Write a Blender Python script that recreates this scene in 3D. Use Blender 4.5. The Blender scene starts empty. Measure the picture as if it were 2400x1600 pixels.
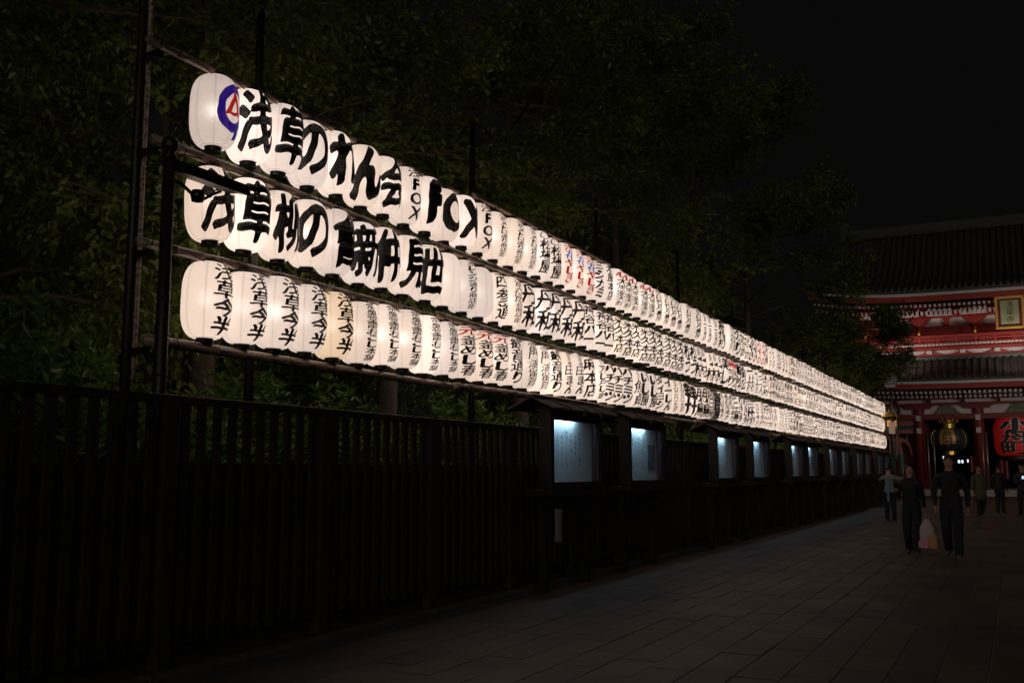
import bpy, bmesh, math, random
import numpy as np
from mathutils import Vector, Matrix
rnd = random.Random(7)
rng = np.random.default_rng(7)
S = bpy.context.scene
COL = S.collection
PI = math.pi

# ------------------------------------------------------------------ camera, sky, exposure
cam = bpy.data.objects.new('camera', bpy.data.cameras.new('camera'))
COL.objects.link(cam); S.camera = cam
cam.data.sensor_width = 36.0; cam.data.lens = 35.0
cam.data.clip_start = .1; cam.data.clip_end = 900
YAW, PITCH, EYE = math.radians(26.733), math.radians(7.375), 1.52
cam.location = (0, 0, EYE)
cam.rotation_euler = (PI/2 + PITCH, 0, YAW)
W = bpy.data.worlds.new('World'); S.world = W; W.use_nodes = True
bg = W.node_tree.nodes['Background']
bg.inputs[0].default_value = (1, 1, .97, 1); bg.inputs[1].default_value = .0026
S.view_settings.view_transform = 'Standard'; S.view_settings.look = 'None'
S.view_settings.exposure = 0; S.view_settings.gamma = 1
try: S.view_settings.use_curve_mapping = False
except Exception: pass
S.render.engine = 'CYCLES'
cy = S.cycles
cy.use_denoising = True
try: cy.denoiser = 'OPENIMAGEDENOISE'
except Exception: pass
try: cy.use_light_tree = True
except Exception: pass
cy.max_bounces = 6; cy.diffuse_bounces = 3; cy.glossy_bounces = 3; cy.transmission_bounces = 4; cy.transparent_max_bounces = 8
cy.sample_clamp_indirect = 3.0

def lamp(name, kind, loc, energy, color, target=None, **kw):
    d = bpy.data.lights.new(name, kind); d.energy = energy; d.color = color
    for k, v in kw.items(): setattr(d, k, v)
    o = bpy.data.objects.new(name, d); COL.objects.link(o); o.location = loc
    if target is not None:
        o.rotation_euler = (Vector(target)-Vector(loc)).to_track_quat('-Z', 'Y').to_euler()
    return o
# the faint glow of the city and the approach behind the camera: one very weak, very soft sun lamp
lamp('city_glow', 'SUN', (6, -10, 12), .23, (1, .92, .80), (-6, 14, 3), angle=math.radians(50))
# floodlights of the temple gate: three lie on the lower roof, two stand in the forecourt
for x in (-6.2, .3, 6.8):
    lamp('gate_floodlight', 'SPOT', (x, 65.9, 8.1), 330, (1, .84, .76), (x, 70.3, 11.0), spot_size=math.radians(125), spot_blend=.9, shadow_soft_size=.3)
lamp('forecourt_floodlight', 'SPOT', (12.5, 47, 5.5), 1500, (1, .80, .70), (-1, 70, 6.2), spot_size=math.radians(48), spot_blend=.6, shadow_soft_size=.3)
lamp('forecourt_floodlight', 'SPOT', (2.0, 58, 5.0), 170, (1, .78, .66), (.3, 70, 6.4), spot_size=math.radians(60), spot_blend=.8, shadow_soft_size=.2)

# ------------------------------------------------------------------ materials
def mat(name, col, rough=.6, metal=0, noise=None, spec=.4, bump=None, emis=None):
    """noise=(scale, colour2, contrast); bump=(scale, strength)"""
    m = bpy.data.materials.new(name); m.use_nodes = True
    nt = m.node_tree; b = nt.nodes['Principled BSDF']
    b.inputs['Base Color'].default_value = (*col, 1); b.inputs['Roughness'].default_value = rough
    b.inputs['Metallic'].default_value = metal; b.inputs['Specular IOR Level'].default_value = spec
    if emis:
        b.inputs['Emission Color'].default_value = (*emis[0], 1); b.inputs['Emission Strength'].default_value = emis[1]
    if noise or bump:
        tc = nt.nodes.new('ShaderNodeTexCoord')
    if noise:
        n = nt.nodes.new('ShaderNodeTexNoise'); n.inputs['Scale'].default_value = noise[0]; n.inputs['Detail'].default_value = 5
        nt.links.new(tc.outputs['Object'], n.inputs['Vector'])
        r = nt.nodes.new('ShaderNodeValToRGB'); r.color_ramp.elements[0].position = .5-noise[2]; r.color_ramp.elements[1].position = .5+noise[2]
        r.color_ramp.elements[0].color = (*col, 1); r.color_ramp.elements[1].color = (*noise[1], 1)
        nt.links.new(n.outputs[0], r.inputs[0]); nt.links.new(r.outputs[0], b.inputs['Base Color'])
    if bump:
        n2 = nt.nodes.new('ShaderNodeTexNoise'); n2.inputs['Scale'].default_value = bump[0]; n2.inputs['Detail'].default_value = 6
        nt.links.new(tc.outputs['Object'], n2.inputs['Vector'])
        bm_ = nt.nodes.new('ShaderNodeBump'); bm_.inputs['Strength'].default_value = bump[1]; bm_.inputs['Distance'].default_value = .02
        nt.links.new(n2.outputs[0], bm_.inputs['Height']); nt.links.new(bm_.outputs[0], b.inputs['Normal'])
    return m
M = {}
M['black_wood'] = mat('black_wood', (.008, .007, .006), .4, noise=(9, (.020, .017, .014), .25), bump=(40, .3))
M['fence_wood'] = mat('fence_wood', (.018, .016, .014), .36, noise=(6, (.048, .040, .033), .22), bump=(30, .3))
M['old_wood'] = mat('old_wood', (.05, .035, .026), .6, noise=(7, (.11, .075, .055), .25), bump=(35, .4))
M['roof_wood'] = mat('roof_wood', (.13, .085, .068), .7, noise=(11, (.05, .034, .028), .2), bump=(45, .5))
M['ring'] = mat('lacquer_ring', (.012, .011, .011), .25)
M['ink'] = mat('black_ink', (.010, .008, .009), .35, bump=(60, .2))
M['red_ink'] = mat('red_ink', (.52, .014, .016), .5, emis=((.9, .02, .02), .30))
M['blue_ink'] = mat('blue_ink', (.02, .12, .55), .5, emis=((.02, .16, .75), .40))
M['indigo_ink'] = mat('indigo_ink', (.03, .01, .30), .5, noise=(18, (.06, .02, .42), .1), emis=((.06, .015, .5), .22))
M['wire'] = mat('cable', (.02, .02, .02), .5)
M['red_wire'] = mat('red_cord', (.35, .03, .03), .6)
M['soil'] = mat('soil', (.035, .027, .02), .9, noise=(3, (.06, .045, .03), .2))
M['stone_base'] = mat('stone_base', (.05, .048, .046), .8, noise=(4, (.09, .085, .08), .2), bump=(25, .4))
M['case_back'] = mat('notice_paper', (.72, .76, .78), .7, noise=(2.0, (.62, .68, .70), .3))
M['case_in'] = mat('case_lining', (.09, .035, .04), .6)
M['case_lamp'] = mat('case_tube', (.8, .9, 1), .5, emis=((.46, .76, 1.0), 58))
M['blue_text'] = mat('notice_ink', (.06, .12, .17), .7)
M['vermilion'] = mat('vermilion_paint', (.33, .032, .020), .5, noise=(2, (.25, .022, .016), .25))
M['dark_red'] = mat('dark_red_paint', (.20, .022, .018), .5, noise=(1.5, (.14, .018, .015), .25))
M['white_plaster'] = mat('white_plaster', (.66, .62, .62), .7, noise=(1.2, (.56, .52, .53), .25))
M['white_tip'] = mat('white_tip', (.52, .49, .48), .6)
M['pink_plaster'] = mat('pink_plaster', (.35, .12, .11), .7)
M['green_louver'] = mat('green_louver', (.06, .12, .10), .5)
M['roof_tile'] = mat('roof_tile', (.030, .028, .027), .5, noise=(1.5, (.055, .051, .048), .25), bump=(12, .3))
M['gold'] = mat('gilt', (.80, .50, .12), .35, metal=.7)
M['bronze'] = mat('dark_bronze', (.05, .045, .035), .4, metal=.6)
M['plaque'] = mat('plaque_green', (.38, .42, .24), .6, noise=(3, (.28, .32, .18), .25))
M['plaque_ink'] = mat('plaque_letters', (.13, .10, .03), .45, metal=.3)
M['dark'] = mat('dark_interior', (.012, .008, .008), .8)
M['kaeru'] = mat('painted_carving', (.20, .17, .10), .6, noise=(5, (.09, .14, .10), .15))
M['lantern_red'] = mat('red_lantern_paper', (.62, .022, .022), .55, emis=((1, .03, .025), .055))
M['lantern_black'] = mat('black_lantern_lacquer', (.03, .04, .04), .35)
M['white_line'] = mat('white_outline', (.75, .60, .58), .6)
M['black_matt'] = mat('black_letter', (.03, .035, .035), .6)
M['skin'] = mat('skin', (.36, .19, .135), .5)
M['hair'] = mat('dark_hair', (.015, .010, .008), .5)
M['cloth_black'] = mat('black_cloth', (.012, .012, .014), .8, bump=(30, .3))
M['denim'] = mat('dark_denim', (.014, .016, .022), .85, bump=(40, .3))
M['cloth_pale'] = mat('pale_jacket', (.20, .20, .18), .8, bump=(25, .3))
M['cloth_olive'] = mat('olive_coat', (.07, .07, .035), .85, bump=(25, .3))
M['cloth_navy'] = mat('navy_jacket', (.025, .03, .05), .85)
M['pale_blue'] = mat('pale_blue_scarf', (.15, .24, .32), .8)
M['shoe'] = mat('shoe', (.10, .09, .09), .6)
M['phone'] = mat('phone_body', (.01, .01, .012), .2)
M['screen'] = mat('phone_screen', (.1, .1, .1), .3, emis=((.65, .8, 1), 1.0))
M['bag'] = mat('shopping_bag_plastic', (.45, .34, .34), .35)
M['box_tan'] = mat('kraft_box', (.45, .25, .10), .7)
M['box_pink'] = mat('pink_box', (.55, .25, .27), .7)
M['shop_light'] = mat('shop_lamp', (.8, .9, 1), .5, emis=((.75, .88, 1), 1.1))
M['amber'] = mat('amber_panel', (.8, .4, .1), .5, emis=((1, .42, .08), .35))
M['banner_red'] = mat('red_banner', (.45, .10, .10), .7, emis=((.8, .12, .12), .05))
M['banner_white'] = mat('white_banner', (.75, .70, .70), .7)
M['statue_red'] = mat('statue_vermilion', (.40, .10, .06), .55, noise=(5, (.30, .12, .09), .2))
M['steel'] = mat('steel_pole', (.35, .34, .33), .35, metal=.8)
M['paper_note'] = mat('paper_note', (.60, .45, .40), .7)
M['bark'] = mat('bark', (.05, .038, .028), .9, noise=(5, (.09, .07, .05), .2), bump=(18, .8))

def bamboo_mat():
    m = mat('weathered_bamboo', (.20, .125, .092), .42)
    nt = m.node_tree; b = nt.nodes['Principled BSDF']
    tc = nt.nodes.new('ShaderNodeTexCoord'); mp = nt.nodes.new('ShaderNodeMapping'); mp.inputs['Scale'].default_value = (20, 1.3, 20)
    n = nt.nodes.new('ShaderNodeTexNoise'); n.inputs['Scale'].default_value = 1.6; n.inputs['Detail'].default_value = 7
    r = nt.nodes.new('ShaderNodeValToRGB')
    r.color_ramp.elements[0].position = .36; r.color_ramp.elements[0].color = (.09, .062, .050, 1)
    r.color_ramp.elements[1].position = .64; r.color_ramp.elements[1].color = (.52, .36, .28, 1)
    nt.links.new(tc.outputs['Object'], mp.inputs[0]); nt.links.new(mp.outputs[0], n.inputs['Vector']); nt.links.new(n.outputs[0], r.inputs[0]); nt.links.new(r.outputs[0], b.inputs['Base Color'])
    bp = nt.nodes.new('ShaderNodeBump'); bp.inputs['Strength'].default_value = .5; bp.inputs['Distance'].default_value = .01
    nt.links.new(n.outputs[0], bp.inputs['Height']); nt.links.new(bp.outputs[0], b.inputs['Normal'])
    return m
M['bamboo'] = bamboo_mat()

def paper_mat():
    """washi paper lit by the bulb inside: even glow, thin bamboo hoops, pasted seams; paper also takes its neighbours' light"""
    m = bpy.data.materials.new('lit_washi_paper'); m.use_nodes = True; nt = m.node_tree; L = nt.links
    for n in list(nt.nodes): nt.nodes.remove(n)
    N = nt.nodes.new
    out = N('ShaderNodeOutputMaterial'); tc = N('ShaderNodeTexCoord'); sep = N('ShaderNodeSeparateXYZ'); L.new(tc.outputs['Object'], sep.inputs[0])
    def math_(op, a, b=None, c=None):
        n = N('ShaderNodeMath'); n.operation = op
        for i, v in enumerate((a, b, c)):
            if v is None: continue
            if isinstance(v, (int, float)): n.inputs[i].default_value = v
            else: L.new(v, n.inputs[i])
        return n.outputs[0]
    hoop = math_('POWER', math_('ABSOLUTE', math_('COSINE', math_('MULTIPLY', sep.outputs[2], PI*42/.72))), 4)
    ang = math_('ARCTAN2', sep.outputs[1], sep.outputs[0])
    seam = math_('POWER', math_('ABSOLUTE', math_('COSINE', math_('ADD', math_('MULTIPLY', ang, 4.0), .6))), 90)
    noi = N('ShaderNodeTexNoise'); noi.inputs['Scale'].default_value = 14; noi.inputs['Detail'].default_value = 5; L.new(tc.outputs['Object'], noi.inputs['Vector'])
    k = math_('SUBTRACT', 1.0, math_('MULTIPLY', hoop, .42))
    k = math_('SUBTRACT', k, math_('MULTIPLY', seam, .30))
    k = math_('MULTIPLY', k, math_('MULTIPLY_ADD', noi.outputs[0], .22, .89))
    oi = N('ShaderNodeObjectInfo')
    mix = N('ShaderNodeVectorMath'); mix.operation = 'SCALE'; L.new(oi.outputs['Color'], mix.inputs[0]); L.new(k, mix.inputs['Scale'])
    em = N('ShaderNodeEmission'); L.new(mix.outputs[0], em.inputs[0]); em.inputs[1].default_value = 1.0
    df = N('ShaderNodeBsdfDiffuse'); df.inputs[0].default_value = (.60, .58, .56, 1)
    tr = N('ShaderNodeBsdfTranslucent'); tr.inputs[0].default_value = (.35, .31, .28, 1)
    a1 = N('ShaderNodeAddShader'); a2 = N('ShaderNodeMixShader'); a2.inputs[0].default_value = .25
    L.new(df.outputs[0], a2.inputs[1]); L.new(tr.outputs[0], a2.inputs[2])
    rf = N('ShaderNodeBsdfRefraction'); rf.inputs['Color'].default_value = (.9, .86, .82, 1); rf.inputs['Roughness'].default_value = 1.0; rf.inputs['IOR'].default_value = 1.45
    a3 = N('ShaderNodeMixShader'); a3.inputs[0].default_value = .30
    L.new(a2.outputs[0], a3.inputs[1]); L.new(rf.outputs[0], a3.inputs[2]); a2 = a3
    L.new(a2.outputs[0], a1.inputs[0]); L.new(em.outputs[0], a1.inputs[1]); L.new(a1.outputs[0], out.inputs[0])
    return m
M['paper'] = paper_mat()

def leaf_mat(name, c1, c2, scale):
    m = bpy.data.materials.new(name); m.use_nodes = True; nt = m.node_tree; L = nt.links
    for n in list(nt.nodes): nt.nodes.remove(n)
    N = nt.nodes.new
    out = N('ShaderNodeOutputMaterial'); tc = N('ShaderNodeTexCoord')
    noi = N('ShaderNodeTexNoise'); noi.inputs['Scale'].default_value = scale; noi.inputs['Detail'].default_value = 4; L.new(tc.outputs['Object'], noi.inputs['Vector'])
    r = N('ShaderNodeValToRGB'); r.color_ramp.elements[0].position = .38; r.color_ramp.elements[1].position = .62
    r.color_ramp.elements[0].color = (*c1, 1); r.color_ramp.elements[1].color = (*c2, 1); L.new(noi.outputs[0], r.inputs[0])
    b = N('ShaderNodeBsdfPrincipled'); b.inputs['Roughness'].default_value = .36; b.inputs['Specular IOR Level'].default_value = .5
    L.new(r.outputs[0], b.inputs['Base Color'])
    t = N('ShaderNodeBsdfTranslucent'); L.new(r.outputs[0], t.inputs[0])
    mx = N('ShaderNodeMixShader'); mx.inputs[0].default_value = .45
    L.new(b.outputs[0], mx.inputs[1]); L.new(t.outputs[0], mx.inputs[2]); L.new(mx.outputs[0], out.inputs[0])
    return m
M['leaf'] = leaf_mat('cherry_leaf', (.080, .118, .022), (.160, .215, .038), 1.3)
M['leaf2'] = leaf_mat('shrub_leaf', (.055, .105, .014), (.12, .21, .028), 1.6)
def glass_mat():
    m = bpy.data.materials.new('window_glass'); m.use_nodes = True; nt = m.node_tree; L = nt.links
    for n in list(nt.nodes): nt.nodes.remove(n)
    out = nt.nodes.new('ShaderNodeOutputMaterial'); t = nt.nodes.new('ShaderNodeBsdfTransparent'); g = nt.nodes.new('ShaderNodeBsdfGlossy')
    g.inputs['Roughness'].default_value = .02; mx = nt.nodes.new('ShaderNodeMixShader'); fr = nt.nodes.new('ShaderNodeMapRange'); lw = nt.nodes.new('ShaderNodeLayerWeight'); lw.inputs[0].default_value = .12; nt.links.new(lw.outputs[1], fr.inputs[0]); fr.inputs[3].default_value = .02; fr.inputs[4].default_value = .35
    L.new(fr.outputs[0], mx.inputs[0]); L.new(t.outputs[0], mx.inputs[1]); L.new(g.outputs[0], mx.inputs[2]); L.new(mx.outputs[0], out.inputs[0])
    return m
M['glass'] = glass_mat()
def paving_mat():
    m = mat('paving_granite', (.20, .16, .145), .55)
    nt = m.node_tree; b = nt.nodes['Principled BSDF']; L = nt.links; N = nt.nodes.new
    tc = N('ShaderNodeTexCoord'); geo = N('ShaderNodeNewGeometry')
    oi = N('ShaderNodeObjectInfo'); n1 = N('ShaderNodeTexNoise'); n1.inputs['Scale'].default_value = 170; n1.inputs['Detail'].default_value = 4
    n2 = N('ShaderNodeTexNoise'); n2.inputs['Scale'].default_value = .8; n2.inputs['Detail'].default_value = 6
    L.new(geo.outputs['Position'], n1.inputs['Vector']); L.new(geo.outputs['Position'], n2.inputs['Vector'])
    # each stone its own tone, read from a cell lookup at stone size so that single and joined stones agree
    mp = N('ShaderNodeMapping'); mp.inputs['Scale'].default_value = (1/.34, 1/.68, 1)
    L.new(geo.outputs['Position'], mp.inputs[0]); wn = N('ShaderNodeTexWhiteNoise'); wn.noise_dimensions = '2D'
    at = N('ShaderNodeAttribute'); at.attribute_name = 'tone'
    r = N('ShaderNodeValToRGB'); e = r.color_ramp.elements; e[0].position = 0; e[0].color = (.085, .064, .055, 1); e[1].position = 1; e[1].color = (.145, .115, .100, 1)
    e2 = e.new(.5); e2.color = (.125, .086, .072, 1)
    L.new(at.outputs['Fac'], r.inputs[0])
    mx = N('ShaderNodeMix'); mx.data_type = 'RGBA'; mx.blend_type = 'MULTIPLY'; mx.inputs[0].default_value = .55
    rr = N('ShaderNodeValToRGB'); rr.color_ramp.elements[0].position = .3; rr.color_ramp.elements[0].color = (.35, .35, .35, 1); rr.color_ramp.elements[1].position = .7; rr.color_ramp.elements[1].color = (1.2, 1.2, 1.2, 1)
    L.new(n1.outputs[0], rr.inputs[0]); L.new(r.outputs[0], mx.inputs[6]); L.new(rr.outputs[0], mx.inputs[7])
    mx2 = N('ShaderNodeMix'); mx2.data_type = 'RGBA'; mx2.blend_type = 'MULTIPLY'; mx2.inputs[0].default_value = .75
    r3 = N('ShaderNodeValToRGB'); r3.color_ramp.elements[0].position = .35; r3.color_ramp.elements[0].color = (.5, .48, .46, 1); r3.color_ramp.elements[1].position = .65; r3.color_ramp.elements[1].color = (1.1, 1.1, 1.1, 1)
    L.new(n2.outputs[0], r3.inputs[0]); L.new(mx.outputs[2], mx2.inputs[6]); L.new(r3.outputs[0], mx2.inputs[7]); L.new(mx2.outputs[2], b.inputs['Base Color'])
    bp = N('ShaderNodeBump'); bp.inputs['Strength'].default_value = .35; bp.inputs['Distance'].default_value = .004
    L.new(n1.outputs[0], bp.inputs['Height']); L.new(bp.outputs[0], b.inputs['Normal'])
    return m
M['paving'] = paving_mat()

# ------------------------------------------------------------------ mesh helpers
class MB:
    """collects shapes; build() links them as one mesh object"""
    def __init__(s): s.v = []; s.f = []; s.mi = []
    def add(s, vs, fs, mi=0):
        n = len(s.v); s.v += [tuple(p) for p in vs]; s.f += [tuple(i+n for i in f) for f in fs]; s.mi += [mi]*len(fs); return s
    def box(s, x0, x1, y0, y1, z0, z1, mi=0, mtx=None):
        v = [(x, y, z) for z in (z0, z1) for y in (y0, y1) for x in (x0, x1)]
        if mtx is not None: v = [tuple(mtx @ Vector(p)) for p in v]
        return s.add(v, [(0, 2, 3, 1), (4, 5, 7, 6), (0, 1, 5, 4), (2, 6, 7, 3), (0, 4, 6, 2), (1, 3, 7, 5)], mi)
    def tube(s, pts, rad, seg=8, mi=0, cap=True):
        pts = [Vector(p) for p in pts]; n = len(pts)
        if isinstance(rad, (int, float)): rad = [rad]*n
        vs = []; up = None
        for i, p in enumerate(pts):
            t = (pts[min(i+1, n-1)]-pts[max(i-1, 0)]).normalized()
            if up is None: up = Vector((0, 0, 1)) if abs(t.z) < .9 else Vector((1, 0, 0))
            a = t.cross(up).normalized(); b = a.cross(t).normalized(); up = b
            for k in range(seg):
                q = 2*PI*k/seg; vs.append(p + a*(math.cos(q)*rad[i]) + b*(math.sin(q)*rad[i]))
        fs = [(i*seg+k, i*seg+(k+1) % seg, (i+1)*seg+(k+1) % seg, (i+1)*seg+k) for i in range(n-1) for k in range(seg)]
        if cap: fs += [tuple(range(seg))[::-1], tuple((n-1)*seg+k for k in range(seg))]
        return s.add(vs, fs, mi)
    def lathe(s, prof, seg=24, mi=0, c=(0, 0, 0), capb=True, capt=True):
        vs = [(c[0]+r*math.cos(2*PI*k/seg), c[1]+r*math.sin(2*PI*k/seg), c[2]+z) for r, z in prof for k in range(seg)]
        n = len(prof)
        fs = [(i*seg+k, i*seg+(k+1) % seg, (i+1)*seg+(k+1) % seg, (i+1)*seg+k) for i in range(n-1) for k in range(seg)]
        if capb: fs.append(tuple(range(seg))[::-1])
        if capt: fs.append(tuple((n-1)*seg+k for k in range(seg)))
        return s.add(vs, fs, mi)
    def prism(s, poly, a0, a1, axis='y', mi=0):
        """poly in the two other axes, extruded from a0 to a1"""
        def P(u, w, a): return {'y': (u, a, w), 'x': (a, u, w), 'z': (u, w, a)}[axis]
        n = len(poly); vs = [P(u, w, a0) for u, w in poly]+[P(u, w, a1) for u, w in poly]
        fs = [(i, (i+1) % n, n+(i+1) % n, n+i) for i in range(n)]+[tuple(range(n))[::-1], tuple(range(n, 2*n))]
        return s.add(vs, fs, mi)
    def mesh(s, name, mats, smooth=False):
        me = bpy.data.meshes.new(name); me.from_pydata(s.v, [], s.f)
        for m in (mats if isinstance(mats, (list, tuple)) else [mats]): me.materials.append(m)
        if any(s.mi): me.polygons.foreach_set('material_index', s.mi)
        if smooth: me.polygons.foreach_set('use_smooth', [True]*len(me.polygons))
        me.update(); return me
    def build(s, name, mats, parent=None, smooth=False, loc=None):
        return link(name, s.mesh(name, mats, smooth), parent, loc)
def link(name, me, parent=None, loc=None):
    o = bpy.data.objects.new(name, me); COL.objects.link(o)
    if parent is not None: o.parent = parent
    if loc is not None: o.location = loc
    return o
def fixn(o):
    bm = bmesh.new(); bm.from_mesh(o.data); bmesh.ops.recalc_face_normals(bm, faces=bm.faces); bm.to_mesh(o.data); bm.free(); return o
def bevel(o, w=.006):
    m = o.modifiers.new('bevel', 'BEVEL'); m.width = w; m.segments = 2; m.limit_method = 'ANGLE'; return o
def tag(o, label=None, cat=None, group=None, kind=None):
    if label: o['label'] = label
    if cat: o['category'] = cat
    if group: o['group'] = group
    if kind: o['kind'] = kind
    return o
def empty(name, loc=(0, 0, 0), rz=0):
    o = bpy.data.objects.new(name, None); COL.objects.link(o); o.location = loc; o.rotation_euler = (0, 0, rz); o.empty_display_size = .1; return o
ORD = ['zeroth','first','second','third','fourth','fifth','sixth','seventh','eighth','ninth','tenth','eleventh','twelfth','thirteenth','fourteenth','fifteenth','sixteenth','seventeenth','eighteenth','nineteenth']
TENS = ['','','twenty','thirty','forty','fifty','sixty','seventy','eighty','ninety']
def ordw(n):
    if n < 20: return ORD[n]
    if n >= 100: return 'hundredth' if n == 100 else 'hundred and '+ordw(n-100)
    t, u = divmod(n, 10)
    return (TENS[t][:-1]+'ieth') if u == 0 else TENS[t]+'-'+ORD[u]
NUM = ['zero','one','two','three','four','five','six','seven','eight','nine','ten','eleven','twelve']

# ------------------------------------------------------------------ brush lettering
_fc = {}
def glyph_tris(ch):
    if ch in _fc: return _fc[ch]
    cu = bpy.data.curves.new('g', 'FONT'); cu.body = ch; cu.resolution_u = 4; cu.align_x = 'LEFT'
    o = bpy.data.objects.new('g', cu); COL.objects.link(o)
    bpy.context.view_layer.update()
    me = o.to_mesh(); me.calc_loop_triangles()
    v = np.array([x.co[:2] for x in me.vertices]); t = np.array([x.vertices[:] for x in me.loop_triangles])
    o.to_mesh_clear(); bpy.data.objects.remove(o); bpy.data.curves.remove(cu)
    if len(t) == 0: r = None
    else:
        lo = v.min(0); hi = v.max(0); sz = max(hi-lo)
        full = sz > .6
        # keep the em-box proportion for flat characters, fill the box otherwise
        s = 1/max(.86, sz); v = (v-(lo+hi)/2)*s
        r = v[t]
    _fc[ch] = r; return r
def shift(a, dx, dy):
    b = np.roll(np.roll(a, dy, 0), dx, 1); return b
_gc = {}
def glyph_mesh(ch, R=44, bold=.03, warp=0):
    """brush-fat glyph in [-.5,.5]^2 as polygons (verts Nx2, faces)"""
    key = (ch, R, bold, warp)
    if key in _gc: return _gc[key]
    G = int(R*1.3); half = .65
    ax = np.linspace(-half, half, G); X, Y = np.meshgrid(ax, ax)
    if ch == '@logo':
        rr = np.hypot(X/.47, (Y)/.49); ring = (rr < 1) & (rr > .62)
        F = ring.astype(float); F = np.maximum(F, ((np.abs(X-.20) < .05+.16*(-.36-Y)) & (Y < -.36) & (Y > -.62)).astype(float))
    elif ch == '@tri':
        def tri(s, dy): return (Y > -.20*s+dy) & (Y < .34*s+dy) & (np.abs(X+.02) < (.34*s+dy-Y)*.46/(.54*s)*s*.9)
        F = (tri(1, 0) & ~tri(.42, -.05)).astype(float)
    elif ch == '@wedge':
        F = ((X > -.45) & (X < .5) & (np.abs(Y) < (X+.5)*.42)).astype(float)
    elif ch == '@ring':
        rr = np.hypot(X/.48, Y/.48); F = ((rr < 1) & (rr > .82)).astype(float)
    else:
        T = glyph_tris(ch)
        if T is None: _gc[key] = None; return None
        SS = 2; GG = G*SS; a2 = np.linspace(-half, half, GG); F = np.zeros((GG, GG), bool); st = a2[1]-a2[0]
        for t in T:
            x0, y0 = np.floor((t.min(0)+half)/st).astype(int); x1, y1 = np.ceil((t.max(0)+half)/st).astype(int)+1
            x0, y0 = max(x0, 0), max(y0, 0)
            xx, yy = np.meshgrid(a2[x0:x1], a2[y0:y1])
            d = (t[1, 0]-t[0, 0])*(t[2, 1]-t[0, 1])-(t[2, 0]-t[0, 0])*(t[1, 1]-t[0, 1])
            if abs(d) < 1e-12: continue
            u = ((xx-t[0, 0])*(t[2, 1]-t[0, 1])-(yy-t[0, 1])*(t[2, 0]-t[0, 0]))/d
            w = ((t[1, 0]-t[0, 0])*(yy-t[0, 1])-(t[1, 1]-t[0, 1])*(xx-t[0, 0]))/d
            F[y0:y1, x0:x1] |= (u >= -.02) & (w >= -.02) & (u+w <= 1.02)
        # brush: slanted elliptical nib, finer for dense characters
        bold_ = bold*min(1.0, max(.27, (.150/max(F.mean()*1.69, .01))**1.35))
        D = F.copy(); n = int(np.ceil(bold_*1.4/st))
        for i in range(-n, n+1):
            for j in range(-n, n+1):
                x, y = i*st, j*st; c, s_ = math.cos(.6), math.sin(.6)
                p, q = x*c+y*s_, -x*s_+y*c
                if (p/(bold_*1.35))**2+(q/(bold_*.70))**2 <= 1: D |= shift(F, i, j)
        F = D.reshape(G, SS, G, SS).mean((1, 3))
    K = np.array([.25, .5, .25])
    F = sum(k*shift(F, i-1, 0) for i, k in enumerate(K)); F = sum(k*shift(F, 0, i-1) for i, k in enumerate(K))
    F[0] = F[-1] = 0; F[:, 0] = F[:, -1] = 0
    I = F > .5
    verts = []; vid = {}; faces = []
    st = ax[1]-ax[0]
    def V(k, x, y):
        if k not in vid:
            vid[k] = len(verts)
            wx = x + warp*(.11*y + .014*math.sin(7*y+1.3*ord(ch[0]))+.007*math.sin(19*y+x*11)); wy = y + warp*(.055*x + .012*math.sin(15*x+y*5))
            verts.append((wx, wy))
        return vid[k]
    def P(j, i): return V((0, j, i), ax[i], ax[j])
    def EH(j, i):
        a, b = F[j, i], F[j, i+1]; t = (.5-a)/(b-a); return V((1, j, i), ax[i]+t*st, ax[j])
    def EV(j, i):
        a, b = F[j, i], F[j+1, i]; t = (.5-a)/(b-a); return V((2, j, i), ax[i], ax[j]+t*st)
    code = I[:-1, :-1]*1+I[:-1, 1:]*2+I[1:, 1:]*4+I[1:, :-1]*8
    for j in range(G-1):
        row = code[j]; i = 0
        if not row.any(): continue
        while i < G-1:
            c = row[i]
            if c == 0: i += 1; continue
            if c == 15:
                e = i
                while e < G-1 and row[e] == 15 and e-i < 5: e += 1
                faces.append((P(j, i), P(j, e), P(j+1, e), P(j+1, i))); i = e; continue
            seq = []
            cor = [(j, i), (j, i+1), (j+1, i+1), (j+1, i)]
            for k in range(4):
                if c >> k & 1: seq.append(P(*cor[k]))
                if (c >> k & 1) != (c >> ((k+1) % 4) & 1):
                    seq.append([lambda: EH(j, i), lambda: EV(j, i+1), lambda: EH(j+1, i), lambda: EV(j, i)][k]())
            if len(seq) >= 3: faces.append(tuple(seq))
            i += 1
    _gc[key] = (np.array(verts), faces); return _gc[key]

def wrap_letters(items, rfun, lift=.003, R=30, bold=.05, warp=1, off_u=0):
    """items: (char, u, v, w, h) metres along the arc / height -> MB verts wrapped on a lathe with radius rfun(z), text centre at +X"""
    vs = []; fs = []
    R0 = rfun(items[0][2]) if items else 1
    R0 = max(rfun(it[2]) for it in items)
    for ch, u, v, w, h in items:
        g = glyph_mesh(ch, R, bold, warp)
        if g is None: continue
        gv, gf = g
        U = u+gv[:, 0]*w; Z = v+gv[:, 1]*h
        n = len(vs)
        for a, z in zip(U, Z):
            r = rfun(z)+lift; ph = (a+off_u)/R0
            vs.append((r*math.cos(ph), r*math.sin(ph), z))
        fs += [tuple(i+n for i in f) for f in gf]
    return vs, fs

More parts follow.
